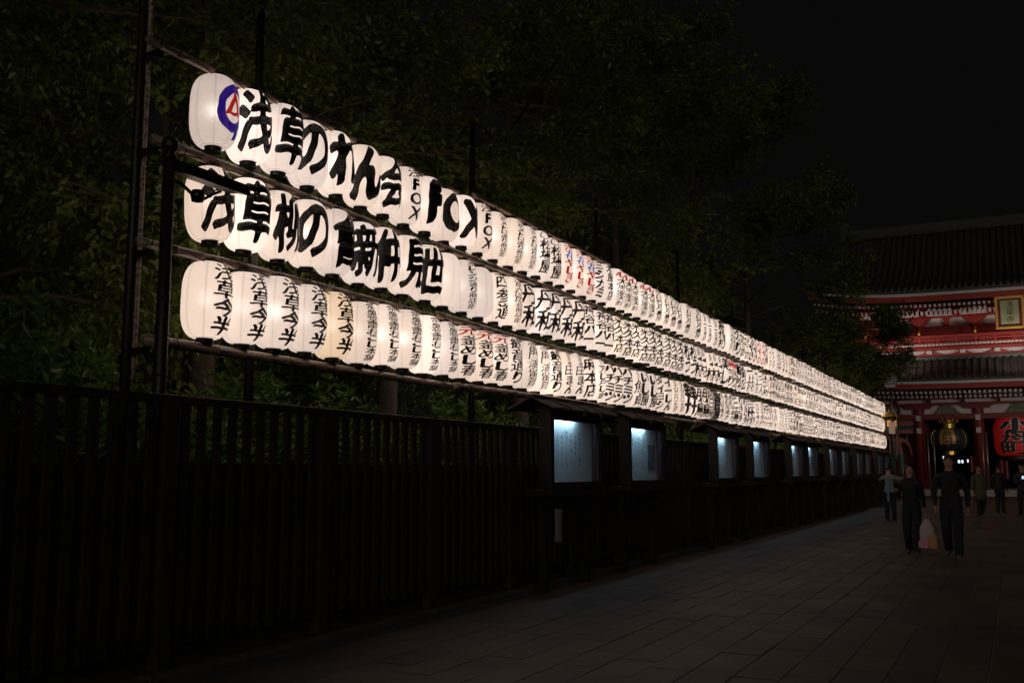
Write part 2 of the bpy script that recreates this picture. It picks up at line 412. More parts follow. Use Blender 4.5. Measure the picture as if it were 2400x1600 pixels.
# ------------------------------------------------------------------ lanterns
LX = -6.7; SC = 6.7/6.0
def zrow(z): return EYE+(z-EYE)*SC
LH, LR, RR = .79, .231, .078
SH0, SH1 = .045, .765           # shade from/to (local z, base = underside of the bottom ring)
def lrad(z):
    t = (z-(SH0+SH1)/2)/((SH1-SH0)/2); t = max(-1, min(1, t))
    return RR+.012+(LR-RR-.012)*(max(0, 1-abs(t)**3.4))**.52
NZ = 44
def shade_mb(seg=32, nz=22):
    prof = []
    for i in range(nz+1):
        t = -math.cos(PI*i/nz); z = (SH0+SH1)/2+t*(SH1-SH0)/2; prof.append((lrad(z), z))
    return MB().lathe(prof, seg, capb=False, capt=False)
shade_me = shade_mb().mesh('shade', M['paper'], True)
far_shade_me = shade_mb(18, 12).mesh('shade', M['paper'], True)
def ring_profile_bottom(): return [(RR-.02, 0), (RR+.004, 0), (RR+.006, .01), (RR, .045), (RR+.014, .058), (RR-.01, .06)]
def ring_profile_top(): return [(RR+.02, .753), (RR+.034, .760), (RR+.036, .780), (RR+.024, .787), (RR-.01, .788)]
botr_me = MB().lathe(ring_profile_bottom(), 20).mesh('bottom_ring', M['ring'], True)
topr = MB().lathe(ring_profile_top(), 20)
topr.tube([(-.09, 0, .782), (-.07, 0, .81), (0, 0, .835), (.07, 0, .81), (.09, 0, .782)], .004, 6)
topr_me = topr.mesh('top_ring', M['ring'], True)

BK, RD, BL, IN = 'ink', 'red_ink', 'blue_ink', 'indigo_ink'
def spec(text, w=None, colours=None, sizes=None, off=0, bold=None):
    return dict(t=text, w=w, c=colours, s=sizes, off=off, b=bold)
def layout(sp):
    """vertical column layout -> {ink: items}"""
    t = sp['t']; n = len(t)
    if n == 0: return {}
    out = {}
    if t == ['@']: # round emblem
        return {IN: [('@logo', 0, .415, .42, .50)], RD: [('@tri', .0, .44, .26, .50)]}
    top, bot = .742, .075
    if n == 1: top, bot = .715, .125
    sz = sp['s'] or [1]*n; tot = sum(sz); H = top-bot; z = top
    for i, ch in enumerate(t):
        h = H*sz[i]/tot; w = min(.34, sp['w']*1.22) if sp['w'] and n > 1 else (sp['w'] or (.42 if n == 1 else min(.32, h*1.15)))
        if sp['s'] and sz[i] < .75: w = min(w, h*1.5)
        out.setdefault(sp['c'][i] if sp['c'] else BK, []).append((ch, 0, z-h/2, w, h*(.98 if n > 1 else 1)))
        z -= h
    return out
_lm = {}
def letter_meshes(sp, near):
    key = (''.join(sp['t']), near)
    if key in _lm: return _lm[key]
    res = []
    n = len(sp['t'])
    R = (74 if n == 1 else 44) if near == 2 else (30 if near == 1 else 20)
    bold = sp['b'] or (.120 if n == 1 else .070 if n <= 4 else .056)
    if near == 0: bold *= .80
    for ink, items in layout(sp).items():
        if near == 0: items = [(c, u, v, w*.86, h*.92) for c, u, v, w, h in items]
        vs, fs = wrap_letters(items, lrad, .0025, R, bold, 1)
        mb = MB().add(vs, fs); res.append(mb.mesh('lettering', M[ink]))
    _lm[key] = res; return res

T = lambda s, **k: spec(list(s), **k)
BLANK = spec([])
LOGO = spec(['@'])
fox = spec(['浅', 'F', 'O', 'X'], sizes=[.75, 1, 1, 1], w=.19, bold=.06)
hana = spec(['浅', '花', 'や', 'し', 'き'], colours=[RD, BL, RD, RD, RD], w=.22)
kama = spec(['元', '釜', 'め', 'し', '春'], colours=[RD, BK, BK, BK, BK], sizes=[.95, 1, 1, 1, 1.1], w=.26)
dai = spec(['心', '大', '黒', '家', '天', '麩'], colours=[RD, BK, BK, BK, BK, BK], sizes=[1.3, 1.2, .8, .9, .8, .8], w=.2)
take = spec(list('草日竹月倉屋'), w=.17)
mura = spec(['人', '形', '@wedge', '材'], sizes=[.5, .5, .8, 1.6], w=None)
def run(sp, n, off=52): return [(sp, off)]*n
ROWA = [(LOGO, 54), (T('浅'), 30), (T('草'), 46), (T('の'), 20), (T('れ'), 48), (T('ん'), 28), (T('会'), 50), (fox, 50), (T('F', w=.34), 40), (T('O', w=.44), 54), (T('X', w=.44), 56), (fox, 50)] \
    + run(T('浅草メトロ通り商店街', w=.12), 3, 48) + run(spec(['@ring', '松', '場', '屋'], sizes=[.8, 1, 1, 1.2], w=.22), 2, 54) + run(hana, 3, 60) + run(T('ヨシカミ', w=.25), 1, 56) + run(T('木屋本店'), 1, 62) \
    + run(dai, 5, 54) + run(take, 5, 54) + [(BLANK, 0)] + run(take, 1, 54) + run(T('浅草一文本店', w=.12), 3, 60) + run(T('喜代村'), 1, 58) + run(T('雷門', w=.2), 1, 24) + run(T('合羽橋本通り', w=.12), 2, 60) + run(T('のり'), 1, 58) + run(T('この三四'), 2, 58) + run(T('けやき'), 2, 58) \
    + run(spec(list('みやび'), colours=[RD]*3), 2, 58) + run(T('中屋', w=.2), 1, 56) + run(T('カメタイプ', w=.15), 3, 58) + run(T('ヨシミヤ', w=.16), 4, 58)
ROWB = [(T('浅'), 36), (T('草'), 38), (T('柳'), 46), (T('の'), 24), (T('會'), 54), (T('新'), 36), (T('仲'), 36), (T('見'), 50), (T('世'), 30), (BLANK, 0), (T('オレンジ通り商店街', w=.15), 52), (BLANK, 0), (T('西参道', w=.24), 54), (T('浅草六区田会商店街', w=.15), 54)] \
    + run(T('丹和', w=.30), 5, 46) + run(spec(list('神谷バー'), w=.24), 3, 48) + run(T('米久本店', w=.22), 9, 48) + run(T('松う', w=.22), 2, 54) + run(mura, 5, 48) + run(spec(['美', 'し'], w=.24), 1, 40) + run(spec(['鳥', '包', 'り'], colours=[RD, BK, BK], w=.24), 2, 46) + run(T('鮨松', w=.26), 2, 40) \
    + run(T('一上社', w=.15), 3, 56) + run(T('二二人', w=.18), 2, 56) + run(T('木月サ', w=.22), 3, 54) + run(T('松月屋', w=.22), 3, 54) + run(T('梅園', w=.22), 2, 52)
ROWC = run(T('浅草今半', w=.22), 5, 50) + run(T('常盤堂雷おこし本舗', w=.15), 5, 50) + run(kama, 3, 46) + run(T('観音通り', w=.24), 1, 54) + run(T('雷門満留賀', w=.2), 2, 56) + run(T('観音通り', w=.24), 1, 48) \
    + run(spec(list('浅草寺田まん'), sizes=[.6, .6, .6, 1.3, 1.3, 1.2], w=.2), 2, 56) + run(T('麻本店', w=.27), 1, 50) + run(T('三万し戸し金', w=.16), 1, 56) + run(T('ハチミツ', w=.24), 3, 38) + run(spec(list('ひろし魚貞'), sizes=[.4, .4, .4, 1.6, 1.6], w=.2), 1, 50) + run(T('いし屋', w=.2), 2, 50) \
    + run(T('ダイヨシ', w=.2), 1, 46) + run(T('イーしん', w=.18), 1, 44) + run(T('カナハサンパート浅草', w=.11), 2, 50) + run(T('亀十', w=.26), 2, 46) + run(T('朋鳥', w=.24), 2, 50) + run(T('宮日屋', w=.22), 2, 52) + run(T('松日屋本方', w=.18), 3, 52) + run(T('三鳥', w=.2), 1, 50) + run(T('りき多', w=.16), 2, 54) + run(T('三ト作', w=.2), 2, 54) + run(T('浅草今戸', w=.14), 2, 54) + run(T('飛鳥', w=.24), 2, 48) + run(T('小川村', w=.18), 2, 54) + run(T('ニコニコ', w=.12), 4, 56) + run(T('尾張屋', w=.24), 2, 48) + run(T('祝', w=.2), 1, 46)
POOLA = ['村田', '竹むら', '三幸', '松屋', '今川', '丸文', '喜多八', '千代', '福寿', '大和', '角屋', '花月', '浅草橋', '吉原', '清水']
POOLB = ['神谷', '木村家', '三木', '福島', '観世', '利久', '小松', '高砂', '舟和', '寿々木', '江戸', '一力', '松葉', '西川']
POOLC = ['天國', '雷神', '中村屋', '梅むら', '翁', '大川', '若松', '正直', '金龍', '飯田', '弁天', '長谷川']
NROW = 111
for ROW, POOL in ((ROWA, POOLA), (ROWB, POOLB), (ROWC, POOLC)):
    while len(ROW) < NROW:
        s = rnd.choice(POOL); k = rnd.choice((1, 2, 2, 3, 4))
        red = k == 1 and rnd.random() < .12
        for _ in range(k): ROW.append((T(s, w=rnd.choice((.17, .20, .23)) , colours=[RD]*len(s) if red else None), rnd.choice((44, 50, 56))))
    del ROW[NROW:]
Y0 = 6.22*SC; DY = (53.35*SC-Y0)/(NROW-1)
ZB = [zrow(4.225), zrow(3.415), zrow(2.590)]
rowname = ['top', 'middle', 'bottom']
BASEC = (.66, .525, .445)
NIND = 100
bulbs = []
for e_ in (.22, .55, 1.5):
    bd = bpy.data.lights.new('bulb', 'POINT'); bd.energy = e_*.8; bd.color = (1, .96, .93); bd.shadow_soft_size = .05; bulbs.append(bd)
stuffmb = MB()
stuff_letters = MB()
RNG2 = random.Random(3)
emb = {'@logo': 1}
for ri, ROW in enumerate((ROWA, ROWB, ROWC)):
    # run lengths for the labels
    i = 0; runs = []
    while i < NROW:
        j = i
        while j < NROW and ''.join(ROW[j][0]['t']) == ''.join(ROW[i][0]['t']): j += 1
        for q in range(i, j): runs.append((q-i+1, j-i))
        i = j
    for i in range(NROW):
        sp, off = ROW[i]; txt = ''.join(sp['t'])
        x = LX+RNG2.uniform(-.012, .012); y = Y0+DY*i+RNG2.uniform(-.015, .015); z = ZB[ri]+RNG2.uniform(-.018, .016)-.012*abs(math.sin(i*.55+ri))
        viewaz = math.atan2(-y, -x); rz = viewaz+math.radians(off+RNG2.uniform(-4, 4) if i > 11 else off)
        tilt = (RNG2.gauss(0, .028), RNG2.gauss(0, .028), rz)
        g = RNG2.choice((.86, .92, .97, 1.0, 1.03, 1.08))*RNG2.uniform(.97, 1.03)
        if RNG2.random() < .07: g *= 1.35
        warm = RNG2.gauss(0, .018)
        col = [BASEC[0]*g*(1+warm), BASEC[1]*g, BASEC[2]*g*(1-warm*1.5), 1]
        unlit = (ri == 2 and i == 36)
        if unlit: col = [.035, .028, .025, 1]
        if ri == 2 and i == 4: col = [.62, .45, .30, 1]
        if i == 0 and ri == 0: col = [c*.82 for c in col[:3]]+[1]
        if i < NIND:
            near = 2 if i < 14 else (1 if i < 45 else 0)
            r = empty('paper_lantern', (x, y, z)); r.rotation_euler = tilt; k_ = RNG2.uniform(.985, 1.03); r.scale = (k_*RNG2.uniform(.985, 1.015), k_, k_*RNG2.uniform(.985, 1.01))
            s = link('shade', shade_me if i < 40 else far_shade_me, r); s.color = col
            if not unlit:
                bd = bulbs[RNG2.choice((0, 0, 1)) if i < 16 else RNG2.choice((0, 1, 1, 2))]; bo = bpy.data.objects.new('bulb', bd); COL.objects.link(bo); bo.parent = r; bo.location = (0, 0, .42)
            link('bottom_ring', botr_me, r)
            link('top_ring', topr_me, r)
            for me in letter_meshes(sp, near): link('lettering', me, r)
            # label
            k, n = runs[i]
            if txt == '@': what = 'white paper lantern with a blue ring and red triangle'
            elif not txt: what = 'blank white paper lantern, '+ordw(i+1)+' from the near end of the '+rowname[ri]+' row,'
            else:
                t2 = txt.replace('@ring', 'ring mark ').replace('@wedge', '◀')
                lead = 'unlit grey paper lantern' if unlit else ('yellowish paper lantern' if (ri == 2 and i == 4) else ('large-lettered white lantern' if len(sp['t']) == 1 else 'white paper lantern'))
                what = lead+' reading '+t2
            where = ('%s from the near end of the %s row' % (ordw(i+1), rowname[ri])) if txt else 'on the bamboo rack'
            if txt == '@': where = 'first of the top row'
            lab = what+', '+where if txt else what+' '+where
            if len(lab.split()) > 16: lab = lab.replace(' from the near end of the', ' of the')
            tag(r, lab, 'paper lantern', 'lit paper lanterns on the bamboo rack')
        else:
            Mx = Matrix.Translation((x, y, z)) @ Matrix.Rotation(rz, 4, 'Z')
            for me, mi in ((far_shade_me, 0), (botr_me, 1), (topr_me, 1)):
                stuffmb.add([Mx @ v.co for v in me.vertices], [p.vertices[:] for p in me.polygons], mi)
            for me in letter_meshes(sp, 0):
                stuffmb.add([Mx @ v.co for v in me.vertices], [p.vertices[:] for p in me.polygons], 1)
o = stuffmb.build('paper_lantern', [M['paper'], M['ring']], smooth=True); o.color = (*[c*1.02 for c in BASEC], 1)
tag(o, 'farthest small white lanterns of all three rows, beside the temple gate', 'paper lanterns', 'lit paper lanterns on the bamboo rack', 'stuff')

# ------------------------------------------------------------------ bamboo rack
def bamboo(y0, y1, z, x, r, label, k):
    mb = MB(); pts = []; rad = []
    n = max(2, int((y1-y0)/.055)); node = rnd.uniform(0, .3)
    dz0, dz1 = rnd.uniform(-.02, .02), rnd.uniform(-.02, .02); bow = rnd.uniform(-.02, .02)
    y = y0; L = y1-y0
    ys = [y0]; yy = y0+node
    while yy < y1-.03:
        for d, q in ((-.016, 1.0), (-.006, 1.10), (.004, 1.10), (.014, .98)): pts.append((yy+d, q))
        yy += rnd.uniform(.26, .38)
    pts = [(y0, 1)]+[p for p in pts if y0+.02 < p[0] < y1-.02]+[(y1, 1)]
    P = []; Rr = []
    for (yq, q) in pts:
        t = (yq-y0)/L; P.append((x+bow*math.sin(PI*t)-.0, yq, z+dz0*(1-t)+dz1*t+bow*math.sin(PI*t))); Rr.append(r*q*(1.06-.16*t))
    mb.tube(P, Rr, 10)
    o = mb.build('bamboo_pole', M['bamboo'], smooth=True)
    return o
RZ = [zrow(4.945), zrow(4.135), zrow(3.30), zrow(2.525)]
rn = ['topmost', 'second', 'third', 'lowest']
RAD = [.036, .044, .042, .048]
ystart = [5.45, 5.55, 5.45, 5.55]
for k in range(4):
    cuts = [ystart[k]*SC]; 
    while cuts[-1] < 54.2*SC-3: cuts.append(cuts[-1]+rnd.uniform(4.6, 6.0))
    cuts[-1] = 54.2*SC
    for j in range(len(cuts)-1):
        xo = LX+.03+(.03 if j % 2 else -.03)
        o = bamboo(cuts[j], cuts[j+1]+(.45 if j < len(cuts)-2 else 0), RZ[k]+(.012 if j % 2 else -.012), xo, RAD[k], '', k)
        tag(o, 'weathered bamboo pole, %s length from the near end of the %s rail' % (ordw(j+1), rn[k]), 'bamboo pole', 'bamboo poles lashed into the lantern rack rails')
        for c in (cuts[j]+.12, cuts[j]+.35, (cuts[j]+cuts[j+1])/2):
            q = MB(); 
            for t_ in range(3): q.lathe([(RAD[k]*1.30, -.008), (RAD[k]*1.38, 0), (RAD[k]*1.30, .008)], 10, capb=False, capt=False)
            q.v = [(v[0], v[2]+(i//90)*.02, v[1]) for i, v in enumerate(q.v)]
            b = q.build('binding', M['wire'], o, loc=(xo, c, RZ[k]))
    # cables strung along the rails
    if k < 3:
        pts = []; yy = ystart[k]*SC+.3; i = 0
        while yy < 53.8*SC:
            pts.append((LX+.05+rnd.uniform(-.015, .015), yy, RZ[k]-.045+(.02 if i % 2 else -.025)+rnd.uniform(-.01, .01))); yy += DY*.5; i += 1
        c = MB().tube(pts, .007, 5).build('power_cable', M['wire'], smooth=True)
        tag(c, 'black power cable feeding the lanterns, looped under the %s bamboo rail' % rn[k], 'cable', 'cables under the bamboo rails')
        tw = MB()
        for q in range(150):
            yy = rnd.uniform(6*SC, 24*SC); a = rnd.uniform(0, 6.28)
            p = Vector((LX+.04, yy, RZ[k]+rnd.uniform(-.03, .05)))
            tw.tube([p, p+Vector((rnd.uniform(-.02, .04), rnd.uniform(-.06, .06), rnd.uniform(-.05, .05))), p+Vector((rnd.uniform(-.01, .05), rnd.uniform(-.09, .09), rnd.uniform(-.07, .06)))], .0022, 3, mi=1 if rnd.random() < .12 else 0, cap=False)
        w = tw.build('wire_tie', [M['wire'], M['red_wire']])
        tag(w, 'loose wire ends twisted round the %s bamboo rail' % rn[k], 'wire', None, 'stuff')
# rack posts behind the lanterns
PY = [5.57, 6.98, 11.14, 15.5, 20.12, 24.6, 29.2, 33.95, 38.4, 43.0, 47.5, 52.0]
for i, py in enumerate(PY):
    y = py*SC*(LX-.24)/LX if False else py*6.95/6.2
    t = empty('rack_post', (-6.95, y, 0))
    MB().tube([(0, 0, 0), (0.01, 0, 3.5), (0, 0, 8.2 if i < 2 else (6.7 if i < 6 else 6.0))], [.050, .046, .038], 12).build('post', M['black_wood'], t, True)
    if i == 0:
        b = MB(); n = 26; b.tube([(.056, .04, 2.3+q*.2) for q in range(n)], [.021*(1.12 if q % 2 else 1) for q in range(n)], 8); b.build('bamboo_stay', M['bamboo'], t, True)
    for z in RZ:
        MB().box(-.02, .25, -.03, .03, z-.12, z-.06).build('bracket', M['black_wood'], t)
    tag(t, 'tall dark post at the near end of the lantern rack with a bamboo stay' if i == 0 else 'tall dark rack post behind the lanterns, %s from the near end' % ordw(i+1), 'post', 'posts carrying the lantern rack')
# black finial post with a short beam
px_, py_ = -6.3, 5.545*6.3/5.8
t = empty('finial_post', (px_, py_, 0))
zt = EYE+(4.10-EYE)*6.3/5.8
MB().tube([(0, 0, 0), (0, 0, zt-.16)], [.062, .050], 20).build('shaft', M['black_wood'], t, True)
MB().lathe([(.062, 0), (.062, .02), (.042, .04), (.042, .055), (.066, .075), (.074, .11), (.069, .15), (.05, .18), (.0, .195)], 20, c=(0, 0, zt-.17)).build('finial', M['black_wood'], t, True)
for z in (2.3, 2.95, 3.6):
    MB().lathe([(.0627-.0030*z, z-.01), (.0667-.0030*z, z), (.0627-.0030*z, z+.01)], 20, capb=False, capt=False).build('band', M['ring'], t)
tag(t, 'thick black post with a rounded finial standing before the near end of the rack', 'post')
b = empty('lamp_hood', (px_, py_, zt-.26))
MB().prism([(0.0, .10), (.11, .065), (.12, -.035), (0, -.005), (-.10, .01), (-.10, .065)], .06, .84, 'y').build('hood', M['black_wood'], b)
MB().prism([(-.02, .075), (.095, .055), (.105, -.03), (0, .005)], .842, .90, 'y').build('end_cap', M['old_wood'], b)
MB().tube([(0, .05, -.08), (0, .16, -.10), (.02, .26, -.16)], .016, 8).build('arm', M['ring'], b, True)
MB().lathe([(.0, -.07), (.05, -.06), (.062, -.01), (.05, .04), (0, .05)], 14, c=(.02, .32, -.15)).build('lamp_housing', M['ring'], b, True)
MB().tube([(.02, .38, -.18), (.02, .5, -.10), (.0, .62, -.04)], .013, 8).build('bracket', M['ring'], b, True)
tag(b, 'black unlit lamp under a short wooden hood on the finial post', 'lamp')

# ------------------------------------------------------------------ ground
g = MB().box(-260, 260, -160, 420, -.3, -.03).build('ground', M['stone_base']); tag(g, kind='structure')
soil = MB().box(-40, -6.12, -12, 62, -.028, .03).build('planting_bed', M['soil']); tag(soil, kind='structure')
pv = empty('pavement', (0, 0, 0)); tag(pv, kind='structure')
PW, PL, GAP = .34, .68, .005
stones = []
nx0 = int((-5.75)/PW)
for ix in range(nx0, 36):
    offy = (ix % 2)*PL/2+((ix*37) % 5)*.04
    for iy in range(1, 96):
        x0 = ix*PW+.06; y0 = iy*PL+offy
        # distance ranking and visibility
        cx_, cy_ = x0+PW/2, y0+PL/2
        dep = cx_*-math.sin(YAW)+cy_*math.cos(YAW); lat = cx_*math.cos(YAW)+cy_*math.sin(YAW)
        seen = dep > 3.2 and abs(lat) < dep*.56 and dep < 90 and (EYE/dep)*35/24 > -.1 and (EYE/dep) < .50
        stones.append((0 if seen else 1, dep, x0, y0))
stones.sort()
st_me = []
def stone_geo(x0, y0, ox, oy):
    j = rnd.uniform(-.002, .003); b = .004
    x1, y1 = x0+PW-GAP, y0+PL-GAP
    dz = [j+rnd.uniform(-.0012, .0012) for _ in range(4)]
    lo = [(x0, y0), (x1, y0), (x1, y1), (x0, y1)]; hi = [(x0+b, y0+b), (x1-b, y0+b), (x1-b, y1-b), (x0+b, y1-b)]
    v = [(x-ox, y-oy, -.028) for x, y in lo]+[(x-ox, y-oy, dz[i]-.003) for i, (x, y) in enumerate(lo)]+[(x-ox, y-oy, dz[i]) for i, (x, y) in enumerate(hi)]
    f = [(i, (i+1) % 4, 4+(i+1) % 4, 4+i) for i in range(4)]+[(4+i, 4+(i+1) % 4, 8+(i+1) % 4, 8+i) for i in range(4)]+[(8, 9, 10, 11)]
    return v, f
def set_tone(me, tones):
    a = me.attributes.new('tone', 'FLOAT', 'FACE'); a.data.foreach_set('value', tones)
rest = MB(); tones = []
for i, (s_, d_, x0, y0) in enumerate(stones):
    tn = min(1, max(0, rnd.gauss(.45, .28)))
    if i < 300:
        v, f = stone_geo(x0, y0, x0, y0)
        me = bpy.data.meshes.new('paving_stone'); me.from_pydata(v, [], f); me.materials.append(M['paving']); set_tone(me, [tn]*len(f))
        link('paving_stone', me, pv, (x0, y0, 0))
    elif x0 < 9 or d_ < 20:
        v, f = stone_geo(x0, y0, 0, 0); rest.add(v, f); tones += [tn]*len(f)
me = rest.mesh('paving_stone', M['paving']); set_tone(me, tones)
o = link('paving_stone', me, pv); o['kind'] = 'stuff'
kb = empty('kerb'); tag(kb, kind='structure')
for i in range(60):
    y = 1.5+i*1.0
    bevel(MB().box(-6.0+.15, -5.72, y, y+.988, -.03, .022+rnd.uniform(-.002, .002)).build('kerb_stone', M['stone_base'], kb), .008)

# ------------------------------------------------------------------ fence
fe = empty('slatted_fence', (-6.0, 0, 0))
tag(fe, 'long black slatted fence running below the lantern rows towards the gate', 'fence')
slat = MB().box(-.020, .020, -.036, .036, .16, 2.045).mesh('slat', M['fence_wood'])
post = MB().box(-.055, .055, -.065, .065, 0, 2.05).mesh('fence_post', M['fence_wood'])
y = 2.4; i = 0; PITCHY = .1815
while y < 54.5:
    if i % 11 == 8:
        link('fence_post', post, fe, (0, y, 0))
    elif i < 330: link('slat', slat, fe, (rnd.uniform(-.003, .003), y+rnd.uniform(-.003, .003), 0))
    y += PITCHY; i += 1
for yy in range(2, 55, 4):
    bevel(MB().box(-.05, .05, yy, yy+3.994, 2.05, 2.115).build('top_rail', M['fence_wood'], fe))
    MB().box(-.052, -.022, yy, yy+3.994, 1.50, 1.575).build('middle_rail', M['fence_wood'], fe)
    MB().box(-.052, -.022, yy, yy+3.994, .22, .29).build('bottom_rail', M['fence_wood'], fe)
bw = MB().box(-6.25, -6.13, 1.5, 54.5, -.02, 1.56).build('backing_wall', M['fence_wood'])
tag(bw, 'low solid dark wall directly behind the slatted fence', 'wall')

# ------------------------------------------------------------------ notice cases
CASES = [(11.68, 13.25), (14.57, 16.11), (19.56, 21.15), (22.58, 24.03), (26.87, 28.5), (29.22, 30.62), (32.83, 34.24), (35.33, 36.85), (38.86, 40.1), (41.3, 42.57), (45.2, 46.2), (47.7, 48.6)]
notice_words = ['南無観世音菩薩', '浅草寺本坊', '観音経講話会', '毎月十八日午後', '御案内申上候', '宝蔵門前']
for ci, (a, b_) in enumerate(CASES):
    w = 1.60 if ci < 6 else 1.5; a0 = a
    t = empty('notice_case', (-5.62, a0, 0))
    F_ = M['black_wood']
    y0, y1 = -.10, w+.10; z0, z1 = 1.32, 2.27
    # box: back at x=-0.10, front plane x=+.32
    MB().box(.175, .199, y0, y1, z0, z1).build('back_board', F_, t)
    MB().box(.200, .30, y0, -.03, z0, z1).build('side_board', F_, t)
    MB().box(.200, .30, w+.03, y1, z0, z1).build('side_board', M['case_in'], t)
    MB().box(.200, .30, -.03, w+.03, z0-.04, z0+.03).build('bottom_board', F_, t)
    MB().box(.200, .30, -.03, w+.03, z1-.02, z1).build('top_board', F_, t)
    f = MB(); f.box(.30, .345, y0, 0, z0-.04, z1); f.box(.30, .345, w, y1, z0-.04, z1); f.box(.30, .345, 0, w, z0-.04, z0+.05); f.box(.30, .345, 0, w, z1-.10, z1)
    bevel(f.build('front_frame', F_, t), .004)
    MB().box(.318, .324, 0, w, z0+.05, z1-.10).build('glass_pane', M['glass'], t)
    MB().box(.30, .335, w*.90-.010, w*.90+.010, z0+.052, z1-.102).build('mullion', M['black_wood'], t)
    bp = MB().box(.201, .207, -.025, w+.0, z0+.032, z1-.022).build('notice_sheet', M['case_back'], t)
    MB().box(.212, .29, w+.012, w+.028, z0+.032, z1-.022).build('red_curtain', M['case_in'], t)
    pc = [(.42, .47, .50), (.30, .36, .44), (.50, .46, .40), (.22, .34, .50)][ci % 4]
    if ci in (1, 5): MB().box(.2075, .210, w*.70, w*.93, z0+.20, z0+.62).build('poster', mat('poster_print', pc, .6, noise=(9, tuple(c*.45 for c in pc), .12)), bp)
    if ci in (4, 5): MB().box(.2075, .210, w*.30, w*.55, z0+.12, z0+.58).build('poster', mat('poster_print', pc[::-1], .6, noise=(7, tuple(c*.5 for c in pc), .12)), bp)
    if ci < 4:
        mb = MB()
        for c_ in range(7):
            wd = notice_words[(c_+ci*2) % 6]
            for q, ch in enumerate(wd):
                gm = glyph_mesh(ch, 16, .02, 0)
                if gm is None: continue
                gv, gf = gm; s_ = .055
                mb.add([(.2085, .25+c_*.15+p[0]*s_, 2.02-q*.07-(c_ % 3)*.03+p[1]*s_) for p in gv], gf)
        mb.build('notice_lettering', M['blue_text'], bp)
    MB().tube([(.275, .10, z1-.045), (.275, w*.60, z1-.045)], .012, 8).build('lamp_tube', M['case_lamp'], t, True)
    # gabled board roof
    ry0, ry1 = -.34, w+.30
    rf = empty('roof'); rf.parent = t
    for side in (1, -1):
        nb = 4
        for q in range(nb):
            ya = ry0+(ry1-ry0)*q/nb+.004; yb = ry0+(ry1-ry0)*(q+1)/nb-.004
            xc = .17
            z_r, z_e = 2.435, 2.285
            xe = xc+side*.33
            off = .0
            vs = [(xc, ya, z_r), (xe, ya, z_e), (xe, yb, z_e), (xc, yb, z_r)]
            vs += [(x, y_, z+.022) for x, y_, z in vs]
            o = fixn(MB().add(vs, [(0, 3, 2, 1), (4, 5, 6, 7), (0, 1, 5, 4), (1, 2, 6, 5), (2, 3, 7, 6), (3, 0, 4, 7)]).build('roof_board', M['roof_wood'], rf))
            MB().prism([(xc+side*.004, z_r+.023), (xc+side*.004, z_r+.045), (xe, z_e+.045), (xe, z_e+.023)], yb-.012, yb+.014, 'y').build('batten', M['roof_wood'], rf)
    bevel(MB().box(.13, .21, ry0-.02, ry1+.02, 2.44, 2.48).build('ridge_board', M['roof_wood'], rf))
    for yy in (y0+.002, y1-.042):
        MB().prism([(.115, z1+.001), (.345, z1+.001), (.24, 2.36), (.19, 2.41), (.15, 2.41), (.115, 2.36)], yy, yy+.04, 'y').build('gable', F_, t)
    for yy in (.08, w-.14):
        MB().box(.08, .18, yy, yy+.10, -.02, z0-.041).build('leg', F_, t)
    MB().box(.02, .38, y0-.05, y1+.05, z0-.12, z0-.041).build('sill', F_, t)
    for yy in (.05, w-.17): MB().prism([(.182, z0-.121), (.36, z0-.121), (.21, z0-.30), (.182, z0-.30)], yy, yy+.12, 'y').build('corbel', F_, t)
    tag(t, 'roofed wooden notice case lit blue inside, %s along the fence from the near end' % ordw(ci+1), 'notice case', 'lit notice cases along the fence')
cl = MB()
for i in range(8):
    pass
cvs = []
for i in range(9):
    for j in range(5):
        v = i/8; u = j/4
        cvs.append((-5.30+.05*math.sin(u*3)+.012, 11.72+u*.22*(1-.25*math.sin(v*3.1)), .62+.42*v-.02*u))
cl.add(cvs, [(i*5+j, i*5+j+1, (i+1)*5+j+1, (i+1)*5+j) for i in range(8) for j in range(4)])
o = cl.build('hanging_cloth', mat('grey_cloth', (.16, .14, .13), .8), smooth=True); m_ = o.modifiers.new('s', 'SOLIDIFY'); m_.thickness = .01
tag(o, 'small grey cloth hanging under the nearest notice case', 'cloth')
for k, yy in enumerate((25.0, 25.75)):
    o = bevel(MB().box(-5.93, -5.91, yy, yy+.42, 1.98, 2.22).build('paper_notice', M['paper_note']), .003)
    tag(o, 'small pale notice above the fence after the fourth case, '+('nearer' if k == 0 else 'farther')+' of two', 'notice', 'pale notices above the fence')

# ------------------------------------------------------------------ foliage
def leaves(pos, dirs, length, droop, seed, width=.42):
    """numpy: leaf at pos pointing dirs; returns verts, faces (two tris each, folded)"""
    r = np.random.default_rng(seed); n = len(pos)
    d = dirs+r.normal(0, .45, (n, 3)); d[:, 2] -= droop; d /= np.linalg.norm(d, axis=1)[:, None]
    up = r.normal(0, 1, (n, 3)); s = np.cross(d, up); s /= np.linalg.norm(s, axis=1)[:, None]; nn = np.cross(s, d)
    L = (length*r.uniform(.65, 1.25, n))[:, None]; w = L*width*.5
    base = pos; tip = pos+d*L; m = pos+d*L*.45
    A = m+s*w+nn*w*.35; B = m-s*w+nn*w*.35
    V = np.stack([base, A, tip, B], 1).reshape(-1, 3)
    i = np.arange(n)*4
    F = np.concatenate([np.stack([i, i+1, i+2], 1), np.stack([i, i+2, i+3], 1)])
    return V, F
